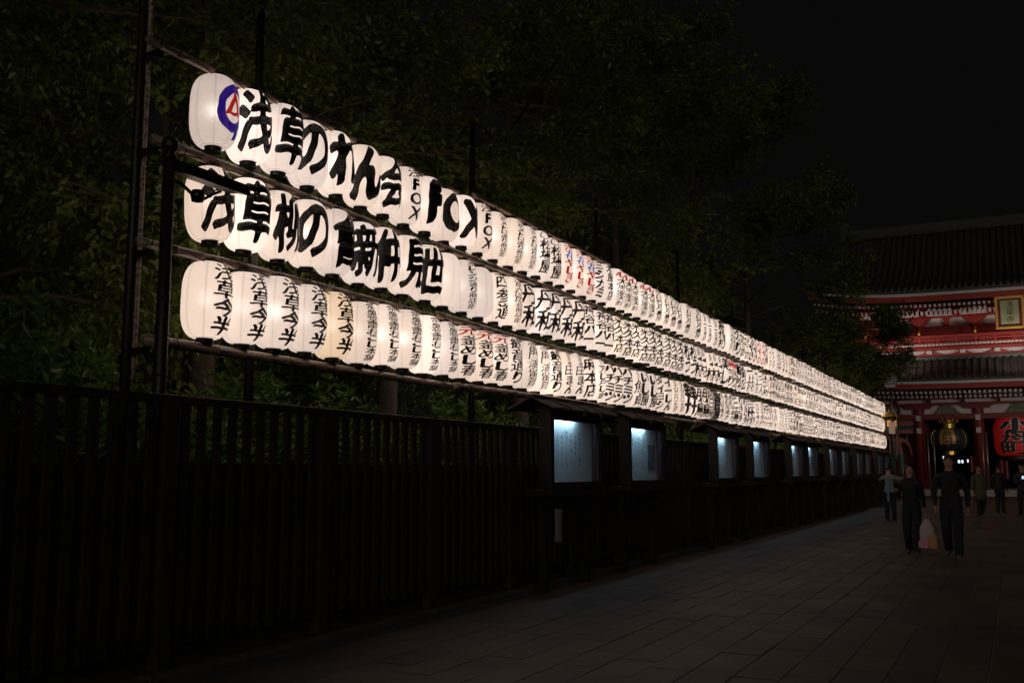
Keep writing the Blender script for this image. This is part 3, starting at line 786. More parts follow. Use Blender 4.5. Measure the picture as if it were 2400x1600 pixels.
def np_mesh(name, V, F, m):
    me = bpy.data.meshes.new(name); me.vertices.add(len(V)); me.vertices.foreach_set('co', V.astype(np.float32).ravel())
    me.loops.add(F.size); me.loops.foreach_set('vertex_index', F.astype(np.int32).ravel())
    k = F.shape[1]; me.polygons.add(len(F)); me.polygons.foreach_set('loop_start', np.arange(0, F.size, k, dtype=np.int32))
    try: me.polygons.foreach_set('loop_total', np.full(len(F), k, np.int32))
    except Exception: pass
    me.materials.append(m); me.update(); me.validate(); return me
def tree_geo(seed, base, H, R, nspray, leaf_len, low):
    """trunk, limbs and leaves of one tree; nothing grows through the lantern rows"""
    r = np.random.default_rng(seed); q = random.Random(seed); bx_, by_ = base
    def xmax(z): return (LX-.45 if z < 5.75 else LX-.2+min(2.2, (z-5.75)*1.3))-bx_
    tr = MB(); lean = Vector((q.uniform(-.4, .6), q.uniform(-.4, .4), 0))
    tr.tube([(0, 0, 0), (lean.x*.2, lean.y*.2, H*.2), (lean.x*.6, lean.y*.6, H*.45), (lean.x, lean.y, H*.78)], [.27, .20, .14, .05], 10)
    br = MB(); P = []; D = []; limbs = []
    for k in range(34):
        a = q.uniform(0, 2*PI); h = H*q.uniform(low, .84); c = lean*(h/H/.78)
        ln = R*q.uniform(.65, 1.08)*(1-.5*max(0, (h/H-.5)*2)**1.5)
        e = c+Vector((math.cos(a)*ln, math.sin(a)*ln, h+q.uniform(-.3, 1.4)))
        e.x = min(e.x, xmax(e.z)-.25-q.uniform(0, .5)); 
        s0 = Vector((c.x, c.y, h)); mid = s0.lerp(e, .5)+Vector((0, 0, q.uniform(0, .4)))
        br.tube([s0, mid, e], [.05, .03, .009], 6); limbs.append((s0, mid, e))
        for m_ in range(3):
            t0 = q.uniform(.3, .95); p0 = s0.lerp(e, t0)+Vector((0, 0, .15)); a2 = a+q.uniform(-1.2, 1.2)
            e2 = p0+Vector((math.cos(a2), math.sin(a2), q.uniform(-.4, .5)))*q.uniform(.8, 1.8); e2.x = min(e2.x, xmax(e2.z)-.2)
            br.tube([p0, p0.lerp(e2, .5)+Vector((0, 0, .1)), e2], [.016, .010, .004], 4, cap=False); limbs.append((p0, p0.lerp(e2, .5), e2))
    clus = []
    for k in range(nspray//22):
        s0, mid, e = q.choice(limbs); t = q.uniform(.35, 1.0)
        c_ = s0.lerp(mid, min(1, t*2)) if t < .5 else mid.lerp(e, min(1.0, (t-.5)*2))
        clus.append((np.array(c_), q.uniform(.45, .95)*R/4.8, e-s0))
    for k in range(nspray):
        c_, cr_, dr_ = clus[q.randrange(len(clus))]
        dv = r.normal(0, 1, 3); dv /= np.linalg.norm(dv); dv *= cr_*r.uniform(.3, 1)**.5
        p = c_+dv*np.array([1, 1, .42])
        out = p-np.array([lean.x*.5, lean.y*.5, H*.5]); out /= np.linalg.norm(out)+1e-6
        tw = out*.8+r.normal(0, .5, 3); tw[2] -= .25; tw /= np.linalg.norm(tw)
        ln = r.uniform(.4, .9); nl = int(r.uniform(12, 22))
        tt = np.linspace(.05, 1, nl)[:, None]
        pts = p+tw*tt*ln+np.array([0, 0, -1])*(tt**2)*.16+r.normal(0, .03, (nl, 3))
        keep = np.array([x_[0] < xmax(x_[2]) for x_ in pts])
        if not keep.all(): continue
        if k % 6 == 0: br.tube([tuple(p), tuple(p+tw*ln*.5-np.array([0, 0, .035])), tuple(pts[-1])], [.006, .004, .002], 3, cap=False)
        side = np.cross(tw, [0, 0, 1.0]); sg = np.where(np.arange(nl) % 2, 1, -1)[:, None]
        P.append(pts); D.append(tw*.5+side*sg*.8)
    V, F = leaves(np.concatenate(P), np.concatenate(D), leaf_len, .55, seed, .50)
    return tr.mesh('trunk', M['bark'], True), br.mesh('limb', M['bark'], True), np_mesh('crown', V, F, M['leaf'])
TREES = [(-9.9, 5.0, 10.0, 4.8, 2400, .105, .14), (-9.7, 10.0, 11.0, 4.6, 2600, .11, .28), (-9.8, 14.5, 12.5, 4.8, 2700, .115, .26), (-9.8, 20.0, 14.0, 5.0, 2700, .12, .22), (-9.9, 26.5, 16.5, 5.2, 2700, .13, .18),
         (-10.1, 33.5, 18.0, 5.5, 2600, .14, .16), (-10.0, 41.5, 15.5, 4.5, 2000, .15, .18), (-9.9, 50.0, 10.8, 4.4, 1700, .15, .26), (-7.7, 60.0, 11.6, 5.0, 2500, .16, .40),
         (-17.5, 7.0, 13.0, 6.0, 1900, .16, .10), (-18.0, 17.0, 15.5, 6.5, 2100, .17, .10), (-18.5, 28.0, 19.0, 7.0, 2200, .20, .08), (-18.5, 41.0, 16.0, 5.5, 1800, .20, .08)]
tlab = ['broad cherry tree at the left edge behind the finial post', 'leafy tree above the first lanterns of the top row', 'leafy tree rising behind the FOX lanterns of the top row', 'tall leafy tree behind the first notice case', 'tall leafy tree behind the second pair of notice cases',
        'tall dark tree behind the middle of the lantern rack', 'tall dark tree behind the far half of the lantern rack', 'tall dark tree behind the far end of the lantern rack', 'dark tree whose branches cover the left end of the temple gate',
        'dark tree in the second line at the left edge', 'dark tree in the second line behind the near lanterns', 'tall dark tree in the second line against the sky', 'farthest dark tree of the second line']
for i, ((x, y, H_, R_, ns, ll, low), lb) in enumerate(zip(TREES, tlab)):
    t = empty('leafy_tree', (x, y, 0))
    for nm, me in zip(('trunk', 'limb', 'crown'), tree_geo(11+i*7, (x, y), H_, R_, ns, ll, low)): link(nm, me, t)
    tag(t, lb, 'tree', 'trees behind the lantern rack')
def shrub_geo(seed, H, R, nst):
    r = np.random.default_rng(seed); P = []; D = []; st = MB()
    for k in range(nst):
        a = r.uniform(0, 2*PI); rr = R*math.sqrt(r.uniform(0, 1)); h = H*(1-.38*(rr/R)**2)*r.uniform(.35, 1.04)
        e = np.array([rr*math.cos(a), rr*math.sin(a)*1.25, h])
        if k % 6 == 0: st.tube([(e[0]*.3, e[1]*.3, 0), tuple(e*np.array([.7, .7, .6])), tuple(e)], [.014, .010, .004], 4, cap=False)
        # rosette of long leaves near the shoot tip, some below
        for lv in range(2):
            n = int(r.uniform(6, 9)); q = r.uniform(0, 6.28)+np.arange(n)*2.4
            d = np.stack([np.cos(q), np.sin(q), np.full(n, .75-.3*lv)], 1)
            P.append(np.repeat((e-np.array([0, 0, .10*lv]))[None], n, 0)+r.normal(0, .012, (n, 3))); D.append(d)
    V, F = leaves(np.concatenate(P), np.concatenate(D)*1.6, .15, .10, seed, .30)
    return st.mesh('stem', M['bark'], True), np_mesh('foliage', V, F, M['leaf2'])
sv = [shrub_geo(5, 2.75, 1.0, 420), shrub_geo(6, 2.45, 1.05, 400), shrub_geo(8, 3.0, .95, 430)]
yy = 1.2; i = 0
while yy < 53:
    hs = [1.08, 1.0, 1.06, 1.12, .98, .95, 1.0][i % 7] if yy < 9 else rnd.uniform(.86, 1.02)
    t = empty('evergreen_shrub', (-8.15+rnd.uniform(-.12, .1), yy, 0), rnd.choice((0, PI))); t.scale = (hs, hs, hs)
    for nm, me in zip(('stem', 'foliage'), sv[i % 3]): link(nm, me, t)
    tag(t, 'evergreen shrub behind the fence, %s from the left edge' % ordw(i+1), 'shrub', 'evergreen shrubs behind the fence')
    yy += rnd.uniform(1.35, 1.75); i += 1

# ------------------------------------------------------------------ temple gate
GC = .3
gt = empty('temple_gate', (GC, 70, 0)); tag(gt, 'two-storey red temple gate with dark tiled roofs closing the approach', 'temple gate')
COLX = [-9.3, -5.85, -2.35, 2.35, 5.85, 9.3]
def gp(y_px, Y, x_px=2300):
    """height on plane Y of the photo row y_px near photo column x_px"""
    u = (x_px-1200)/2333.3; w = (800-y_px)/2333.3
    fx, fy, fz = -math.sin(YAW)*math.cos(PITCH), math.cos(YAW)*math.cos(PITCH), math.sin(PITCH)
    rx, ry = math.cos(YAW), math.sin(YAW); ux, uy, uz = math.sin(YAW)*math.sin(PITCH), -math.cos(YAW)*math.sin(PITCH), math.cos(PITCH)
    dy = fy+ry*u+uy*w; dz = fz+uz*w
    return EYE+dz/dy*Y
# base and steps
bs = MB(); bs.box(-11, 11, -2.6, 10, -.02, .35); bs.box(-10.4, 10.4, -3.2, -2.602, -.02, .17)
bs.build('stone_base', mat('pale_granite', (.30, .27, .25), .7, noise=(3, (.24, .21, .2), .2)), gt)
# columns
for x in COLX:
    for k, yy in enumerate((0, 4.0, 8.0)):
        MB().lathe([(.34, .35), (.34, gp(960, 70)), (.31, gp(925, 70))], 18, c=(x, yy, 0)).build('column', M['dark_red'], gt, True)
    for zz in (gp(977, 69.6), gp(1007, 69.6)):
        MB().box(x-.14, x+.14, -.46, -.345, zz-.17, zz+.17).build('nail_cover', M['white_tip'], gt)
def beam(z0, z1, y0=-.42, y1=.2, x0=-9.9, x1=9.9, m='vermilion', name='beam'):
    return bevel(MB().box(x0, x1, y0, y1, z0, z1).build(name, M[m], gt), .01)
Z = lambda px: gp(px, 70)
# lower storey entablature
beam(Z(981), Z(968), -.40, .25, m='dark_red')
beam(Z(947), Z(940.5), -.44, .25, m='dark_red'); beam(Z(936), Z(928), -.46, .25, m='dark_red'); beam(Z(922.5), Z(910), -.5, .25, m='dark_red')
MB().box(-9.6, 9.6, .0, .1, Z(968), Z(920)).build('plaster_wall', M['white_plaster'], gt)
for i in range(5):
    xa, xb = COLX[i]+.36, COLX[i+1]-.36; xm = (xa+xb)/2
    # stepped brackets that leave a trapezoid of plaster
    for s_, xe in ((1, xa), (-1, xb)):
        MB().prism([(xe-s_*.36, Z(940)), (xe+s_*.85, Z(940.5)), (xe+s_*.75, Z(946)), (xe+s_*.45, Z(950)), (xe+s_*.35, Z(955)), (xe-s_*.1, Z(956)), (xe-s_*.36, Z(957))], -.36, -.002, 'y').build('bracket', M['dark_red'], gt)
    pr = [(-.95, Z(967.6)), (-.72, Z(963)), (-.5, Z(952)), (-.25, Z(947.3)), (.25, Z(947.3)), (.5, Z(952)), (.72, Z(963)), (.95, Z(967.6))]
    MB().prism([(xm+u*.85, w_) for u, w_ in pr], -.30, -.003, 'y').build('carving', M['kaeru'], gt)
    for dx in (-.5*(xb-xa)+.9, .5*(xb-xa)-.9):
        pass
# outer bays: niche walls
for s_ in (-1, 1):
    xa, xb = (COLX[0], COLX[1]) if s_ < 0 else (COLX[4], COLX[5])
    MB().box(xa+.3, xb-.3, -.1, .05, Z(993), Z(981)-.002).build('plaster_band', M['pink_plaster'], gt)
    lv = MB()
    for k in range(24):
        x = xa+.4+(xb-xa-.8)*k/23; lv.box(x-.03, x+.03, -.12, -.02, Z(1003), Z(993)-.004)
    lv.build('louver', M['green_louver'], gt)
    MB().box(xa+.3, xb-.3, -.1, .05, Z(1013), Z(1003)-.002).build('plaster_band', M['pink_plaster'], gt)
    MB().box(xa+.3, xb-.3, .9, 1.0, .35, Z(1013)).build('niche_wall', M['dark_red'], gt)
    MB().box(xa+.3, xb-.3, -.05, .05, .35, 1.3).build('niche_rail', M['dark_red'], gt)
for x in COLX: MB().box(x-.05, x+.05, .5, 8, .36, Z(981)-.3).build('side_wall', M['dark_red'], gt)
MB().box(-9.6, 9.6, .3, 8.4, Z(981)+.05, Z(981)+.15).build('ceiling', M['dark'], gt)

def roof_patch(name, zt_, ze, yt, ye, xt, xe, sag, nrow, rr, parent, eave_lift=.6):
    """front slope with concave sag and upturned corners; tile rows as parts"""
    def pt(u, v):   # u -1..1 across, v 0 top..1 eave
        x = u*(xt+(xe-xt)*v); y = yt+(ye-yt)*v
        z = zt_+(ze-zt_)*v - sag*math.sin(PI*v)*.5 + eave_lift*(abs(u)**4)*v*v
        return Vector((x, y, z))
    nu, nv = 36, 10
    vs = [pt(-1+2*i/nu, j/nv) for j in range(nv+1) for i in range(nu+1)]
    vs += [p-Vector((0, 0, .18)) for p in vs]; n = (nu+1)*(nv+1)
    fs = []
    for j in range(nv):
        for i in range(nu):
            a = j*(nu+1)+i; fs += [(a, a+1, a+nu+2, a+nu+1), (n+a, n+a+nu+1, n+a+nu+2, n+a+1)]
    for i in range(nu): a = nv*(nu+1)+i; fs.append((a, a+1, n+a+1, n+a))
    for j in range(nv):
        a = j*(nu+1); fs.append((a, a+nu+1, n+a+nu+1, n+a)); a += nu; fs.append((a, n+a, n+a+nu+1, a+nu+1))
    fixn(MB().add(vs, fs).build(name, M['roof_tile'], parent))
    for k in range(nrow):
        x = -xe+.15+(2*xe-.3)*k/(nrow-1)
        v0 = 0 if abs(x) <= xt else (abs(x)-xt)/max(1e-6, xe-xt)
        if v0 > .93: continue
        pts = []
        for q in range(9):
            v = v0+(1-v0)*q/8+.0; u = x/(xt+(xe-xt)*v); pts.append(pt(max(-1, min(1, u)), v)+Vector((0, 0, .05)))
        pts[-1] += Vector((0, -.04, 0))
        MB().tube(pts, rr, 8).build('tile_row', M['roof_tile'], parent, True)
    return pt
# lower roof (front slope) and fascia
YL = 67.3; zel = gp(882, YL); ztl = gp(838, 69.4)
rl = empty('lower_roof'); rl.parent = gt
ptL = roof_patch('slope', ztl, zel, -.55, YL-70, 9.9, 12.0, .35, 56, .115, rl)
MB().box(-9.9, 9.9, -.7, -.35, ztl-.02, ztl+.2).build('ridge_band', M['roof_tile'], rl)
def fascia(pt, dz0, dz1, dy, m, name, parent, thick=.08, n=40, ulim=1):
    vs = []
    for i in range(n+1):
        p = pt(-ulim+2*ulim*i/n, 1)
        for (a, b) in ((dy, dz0), (dy, dz1), (dy+thick, dz1), (dy+thick, dz0)): vs.append(p+Vector((0, a, b)))
    fs = [(i*4+k, i*4+(k+1) % 4, (i+1)*4+(k+1) % 4, (i+1)*4+k) for i in range(n) for k in range(4)]
    fixn(MB().add(vs, fs).build(name, M[m], parent))
fascia(ptL, -.35, -.19, .02, 'white_tip', 'white_fascia', rl)
fascia(ptL, -.66, -.36, .10, 'vermilion', 'red_fascia', rl)
def rafters(pt, dz, dy, name, n, parent, h=.15, w=.13, ln=1.8, ulim=.97, rise=.25):
    body = MB(); tips = MB()
    for i in range(n):
        p = pt(-ulim+2*ulim*i/(n-1), 1)+Vector((0, dy, dz))
        body.add([p+Vector((a, b, c+(rise*b/ln))) for c in (0, h) for b in (0, ln) for a in (-w/2, w/2)], [(0, 2, 3, 1), (4, 5, 7, 6), (0, 1, 5, 4), (2, 6, 7, 3), (0, 4, 6, 2), (1, 3, 7, 5)])
        tips.box(p.x-w/2-.01, p.x+w/2+.01, p.y-.02, p.y-.003, p.z-.01, p.z+h+.01)
    b = body.build(name, M['vermilion'], parent); b['kind'] = 'stuff'
    t_ = tips.build('rafter_tip', M['white_tip'], parent); t_['kind'] = 'stuff'
rafters(ptL, -.95, .40, 'rafter', 84, rl); rafters(ptL, -1.18, 1.0, 'rafter', 84, rl)
# upper storey
zb0 = gp(834, 69.4); 
def U(px): return gp(px, 70.2)
# band of kaerumata panels above the lower roof
MB().box(-9.2, 9.2, .1, .25, ztl-.3, U(806)).build('base_wall', M['white_plaster'], gt)
beam(ztl+.05, U(828), -.25, .1, -9.4, 9.4)
beam(U(817), U(811), -.28, .1, -9.4, 9.4)
nb = 9
for k in range(nb+1):
    x = -9.0+18.0*k/nb
    MB().prism([(x-.75, U(828)), (x-.3, U(822)), (x-.2, U(817.5)), (x+.2, U(817.5)), (x+.3, U(822)), (x+.75, U(828))], -.2, .098, 'y').build('frog_leg_strut', M['vermilion'], gt)
    MB().box(x-.17, x+.17, -.3, -.205, U(826), U(818)).build('bracket_cap', M['white_tip'], gt)
# balcony floor joist tips and railing
tp = MB()
for k in range(88):
    x = -9.9+19.8*k/87; tp.box(x-.09, x+.09, -1.22, -1.1, U(811)+.02, U(806)-.02)
o = tp.build('joist_tip', M['white_tip'], gt); o['kind'] = 'stuff'
beam(U(811), U(804), -1.08, .1, -10, 10)
for px, h in ((783.5, .10), (791.5, .07), (800.5, .09)):
    beam(gp(px, 69)-h, gp(px, 69)+h, -1.12, -1.0, -10.1, 10.1, name='railing')
for k in range(19):
    x = -9.9+19.8*k/18; MB().box(x-.07, x+.07, -1.13, -.99, U(804), gp(782, 69)).build('baluster', M['vermilion'], gt)
    if k % 3 == 1: MB().lathe([(.08, 0), (.10, .1), (.06, .2), (0, .26)], 10, c=(x, -1.06, gp(782, 69)+.1)).build('gilt_cap', M['gold'], gt, True)
MB().box(-8.8, 8.8, .55, .7, U(806), U(700)).build('upper_wall', M['white_plaster'], gt)
beam(U(778), U(758), .30, .545, -9, 9)
wd = MB()
for k in range(5):
    xa, xb = COLX[k]*.95+.9, COLX[k+1]*.95-.9
    wd = MB().box(xa, xa+(xb-xa)*.45, .44, .53, U(804), U(779)); wd.build('window_panel', M['dark'], gt)
for x in COLX:
    x *= .95; MB().lathe([(.27, U(806)), (.27, U(735)), (.25, U(700))], 16, c=(x, .42, 0)).build('upper_column', M['vermilion'], gt, True)
    for s_ in (-1, 1):
        MB().prism([(x, U(737)), (x+s_*.75, U(737)), (x+s_*.70, U(742)), (x+s_*.55, U(745)), (x+s_*.48, U(750)), (x+s_*.32, U(752)), (x+s_*.27, U(757)), (x, U(757))], .16, .43, 'y').build('bracket_arm', M['vermilion'], gt)
    MB().lathe([(0, -.16), (.12, -.12), (.16, 0), (.12, .12), (0, .16)], 12, c=(x-.3, -.1, U(728))).build('wind_bell', M['gold'], gt, True)
    MB().lathe([(.09, -.06), (.09, .06)], 10, c=(x, .12, U(768))).build('gilt_boss', M['gold'], gt, True)
for k in range(5):
    xm = (COLX[k]+COLX[k+1])*.475
    MB().prism([(xm-.30, U(738)), (xm+.30, U(738)), (xm+.16, U(743)), (xm+.13, U(757)), (xm-.13, U(757)), (xm-.16, U(743))], .25, .44, 'y').build('mid_strut', M['vermilion'], gt)
for za, zb in ((U(732)-.01, U(727.5)+.01), (U(720.5)-.01, U(716)+.01)):
    for k in range(9):
        xa = -9.1+k*2.022; MB().box(xa, xa+1.55, .13, .21, za-.03, zb+.05).build('plaster_strip', M['white_plaster'], gt)
for za, zb in ((Z(940.5)-.01, Z(936)+.01), (Z(928)-.01, Z(922.5)+.01)):
    for k in range(9):
        xa = -9.1+k*2.022; MB().box(xa, xa+1.5, -.53, -.38, za-.02, zb+.03).build('plaster_strip', M['white_plaster'], gt)
beam(U(738), U(732), .22, .545, -9.2, 9.2); beam(U(727.5), U(720.5), .16, .545, -9.3, 9.3); beam(U(716), U(704), .05, .545, -9.4, 9.4)
# upper roof
YU = 66.6; zeu = gp(670, YU); YR = 74.0; zru = gp(533, YR)
ru = empty('upper_roof'); ru.parent = gt
ptU = roof_patch('slope', zru, zeu, YR-70, YU-70, 10.2, 12.0, 1.5, 62, .115, ru, .7)
fascia(ptU, -.36, -.19, .02, 'white_tip', 'white_fascia', ru)
fascia(ptU, -.72, -.37, .12, 'vermilion', 'red_fascia', ru)
rafters(ptU, -1.02, .45, 'rafter', 84, ru); rafters(ptU, -1.42, 1.35, 'rafter', 84, ru, h=.24)
MB().box(-10.5, 10.5, 3.75, 4.25, zru-.1, gp(512, YR)).build('main_ridge', M['roof_tile'], ru)
rc = MB()
for k in range(60): x = -10.3+20.6*k/59; rc.lathe([(.13, 0), (.13, .06)], 8, c=(0, 0, 0)) if False else rc.tube([(x, 3.70, zru+.12), (x, 3.76, zru+.12)], .13, 8)
o = rc.build('ridge_end_tile', M['roof_tile'], ru); o['kind'] = 'stuff'
for s_ in (-1, 1):
    x = s_*10.55
    MB().prism([(x-.2, zru-.2), (x+.2, zru-.2), (x+.28, gp(512, YR)+.2), (x+s_*.25, gp(512, YR)+.75), (x-.2, gp(512, YR)+.2)], 3.7, 4.3, 'y').build('ridge_finial', M['roof_tile'], ru)
    # gable side slope and hip ridge
    a, b_, c_ = ptU(s_, 0), ptU(s_, .5), ptU(s_, 1)
    MB().tube([ptU(s_, v/6)+Vector((0, -.05, .12)) for v in range(7)], .2, 8).build('hip_ridge', M['roof_tile'], ru, True)
    MB().tube([ptL(s_, v/6)+Vector((0, -.05, .12)) for v in range(7)], .18, 8).build('hip_ridge', M['roof_tile'], rl, True)
    vs = [ptU(s_, v/6) for v in range(7)]; vs2 = [Vector((p.x, 8-p.y, p.z)) for p in vs]
    MB().add(vs+vs2, [(i, i+1, 8+i, 7+i) for i in range(6)]).build('side_slope', M['roof_tile'], ru)
    vs = [ptL(s_, v/6) for v in range(7)]; vs2 = [Vector((p.x, 8-p.y, p.z)) for p in vs]
    MB().add(vs+vs2, [(i, i+1, 8+i, 7+i) for i in range(6)]).build('side_slope', M['roof_tile'], rl)
bk = [ptU(u, v) for v in (0, .5, 1) for u in (-1, 0, 1)]
MB().add([Vector((p.x, 8-p.y, p.z)) for p in bk], [(0, 1, 4, 3), (1, 2, 5, 4), (3, 4, 7, 6), (4, 5, 8, 7)]).build('back_slope', M['roof_tile'], ru)
# name plaque
pl = empty('name_plaque', (.12, 66.86, 0)); 
pz0, pz1 = gp(768, 66.86, 2375), gp(695, 66.86, 2375)
MB().box(-.72, .72, -.08, .08, pz0, pz1).build('board', M['dark_red'], pl)
fr = MB(); fr.box(-.80, -.66, -.14, -.05, pz0-.05, pz1+.05); fr.box(.66, .80, -.14, -.05, pz0-.05, pz1+.05); fr.box(-.655, .655, -.14, -.05, pz1-.1, pz1+.05); fr.box(-.655, .655, -.14, -.05, pz0-.05, pz0+.1)
bevel(fr.build('gilt_frame', M['gold'], pl), .02)
MB().box(-.50, .50, -.13, -.081, pz0+.25, pz1-.22).build('field', M['plaque'], pl)
mb = MB()
for q, ch in enumerate('淺草寺'):
    gv, gf = glyph_mesh(ch, 34, .035, 0); h_ = (pz1-pz0-.55)/3
    mb.add([(p[0]*h_*.98, -.135, pz1-.27-h_*(q+.5)+p[1]*h_*.95) for p in gv], gf)
mb.build('lettering', M['plaque_ink'], pl)
pl.rotation_euler = (0, 0, 0)
tag(pl, 'gilt-framed plaque reading 淺草寺 hung under the upper eaves of the gate', 'plaque')

# great red lantern in the middle bay
def barrel(R, H, p=2.6, e=.5, rmin=.6):
    def f(z):
        t = max(-1, min(1, (z-H/2)/(H/2))); return R*rmin+(R-R*rmin)*(max(0, 1-abs(t)**p))**e
    return f
def big_lantern(name, loc, R, H, body_mat, p=3.5, rmin=.62, seg=40):
    t = empty(name, loc); f = barrel(R, H, p, .5, rmin)
    prof = []
    for i in range(61):
        z = H*(.5-.5*math.cos(PI*i/60)); prof.append((f(z)*(1 if i % 2 else .992), z))
    MB().lathe(prof, seg, capb=False, capt=False).build('shade', body_mat, t, True)
    return t, f
LZ0, LZ1 = gp(1068, 70.6, 2390), gp(976, 70.6, 2390)
rlt, f = big_lantern('great_red_lantern', (.05, 70.6, LZ0), 1.30, LZ1-LZ0, M['lantern_red'])
Hh = LZ1-LZ0
MB().lathe([(.85, -.30), (.9, -.28), (.9, .02), (.8, .03)], 32).build('bottom_band', M['bronze'], rlt, True)
MB().lathe([(.8, Hh-.02), (.9, Hh), (.9, Hh+.25), (.8, Hh+.27)], 32).build('top_band', M['bronze'], rlt, True)
MB().tube([(0, 0, Hh+.2), (0, 0, Hh+1.2)], .04, 8).build('hanger', M['bronze'], rlt)
chars = [(c, 0, Hh*(.78-.29*i), 1.75, Hh*.33) for i, c in enumerate('小舟町')]
vs, fs = wrap_letters(chars, f, .012, 40, .12, 0); o = MB().add(vs, fs).build('letter_outline', M['white_line'], rlt)
vs, fs = wrap_letters(chars, f, .03, 40, .075, 0); o2 = MB().add(vs, fs).build('lettering', M['black_matt'], rlt)
for k in (0,):
    small = [(c, -1.62, Hh*(.60-.12*i), .26, Hh*.10) for i, c in enumerate('日本橋')]
    vs, fs = wrap_letters(small, f, .012, 20, .03, 0); MB().add(vs, fs).build('side_lettering', M['white_line'], rlt)
rlt.rotation_euler = (0, 0, -PI/2-.03)
tag(rlt, 'huge red lantern reading 小舟町 hanging in the middle bay of the gate', 'lantern')
# black and gold lantern in the left bay
bz0, bz1 = gp(1056, 70.2, 2235), gp(1003, 70.2, 2235)
bl, f = big_lantern('black_gold_lantern', (-3.80, 70.1, bz0), 1.17, bz1-bz0, M['lantern_black'], 2.2, .42, 32)
Hb = bz1-bz0
for k in range(6):
    a = k*PI/3; MB().tube([(f(Hb*q/10)*math.cos(a)*1.012, f(Hb*q/10)*math.sin(a)*1.012, Hb*q/10) for q in range(11)], .022, 6).build('gilt_rib', M['gold'], bl, True)
vs, fs = wrap_letters([('@wedge', 0, 0, 1, 1)], f, .01, 12, .05, 0)
pv_ = [];  n = 8
for i in range(n+1):
    for j in range(n+1):
        z = Hb*(.28+.66*i/n); ph = (-.40+.80*j/n); r_ = f(z)+.014; pv_.append((r_*math.cos(ph), r_*math.sin(ph), z))
MB().add(pv_, [(i*(n+1)+j, i*(n+1)+j+1, (i+1)*(n+1)+j+1, (i+1)*(n+1)+j) for i in range(n) for j in range(n)]).build('gilt_panel', mat('gilt_panel_paint', (.50, .30, .10), .4, metal=.3), bl, True)
vs, fs = wrap_letters([('魚', 0, Hb*.70, .62, Hb*.36), ('河', 0, Hb*.42, .62, Hb*.30)], f, .03, 28, .05, 0); MB().add(vs, fs).build('lettering', M['black_matt'], bl)
cr = MB().lathe([(.36, Hb+.0), (.36, Hb+.28), (.30, Hb+.30)], 12); cr.build('gilt_collar', M['gold'], bl)
cr = MB()
for k in range(12):
    a = k*PI/6; cr.tube([(.34*math.cos(a), .34*math.sin(a), Hb+.28), (.55*math.cos(a), .55*math.sin(a), Hb+.42), (.62*math.cos(a), .62*math.sin(a), Hb+.58), (.45*math.cos(a), .45*math.sin(a), Hb+.62)], .03, 5)
cr.lathe([(.25, Hb+.3), (.3, Hb+.5), (.15, Hb+.7), (0, Hb+.75)], 10)
cr.build('gilt_crown', M['gold'], bl, True)
MB().lathe([(.32, -.26), (.34, -.25), (.34, -.02), (.30, 0)], 8).build('base_plate', M['gold'], bl)
bl.rotation_euler = (0, 0, -PI/2-.05)
tag(bl, 'black lantern with gilt ribs and crown hanging left of the great red lantern', 'lantern')
# guardian statue in the left niche
# steel poles
for i, x in enumerate((-5.0, -4.65, -1.85, -1.62)):
    o = MB().tube([(x, 68.8, .35), (x, 68.8, gp(1012, 68.8, 2320))], .045, 8).build('steel_pole', M['steel'], smooth=True)
    tag(o, 'thin steel pole before the gate, %s of four from the left' % ORD[i+1], 'pole', 'steel poles before the gate')

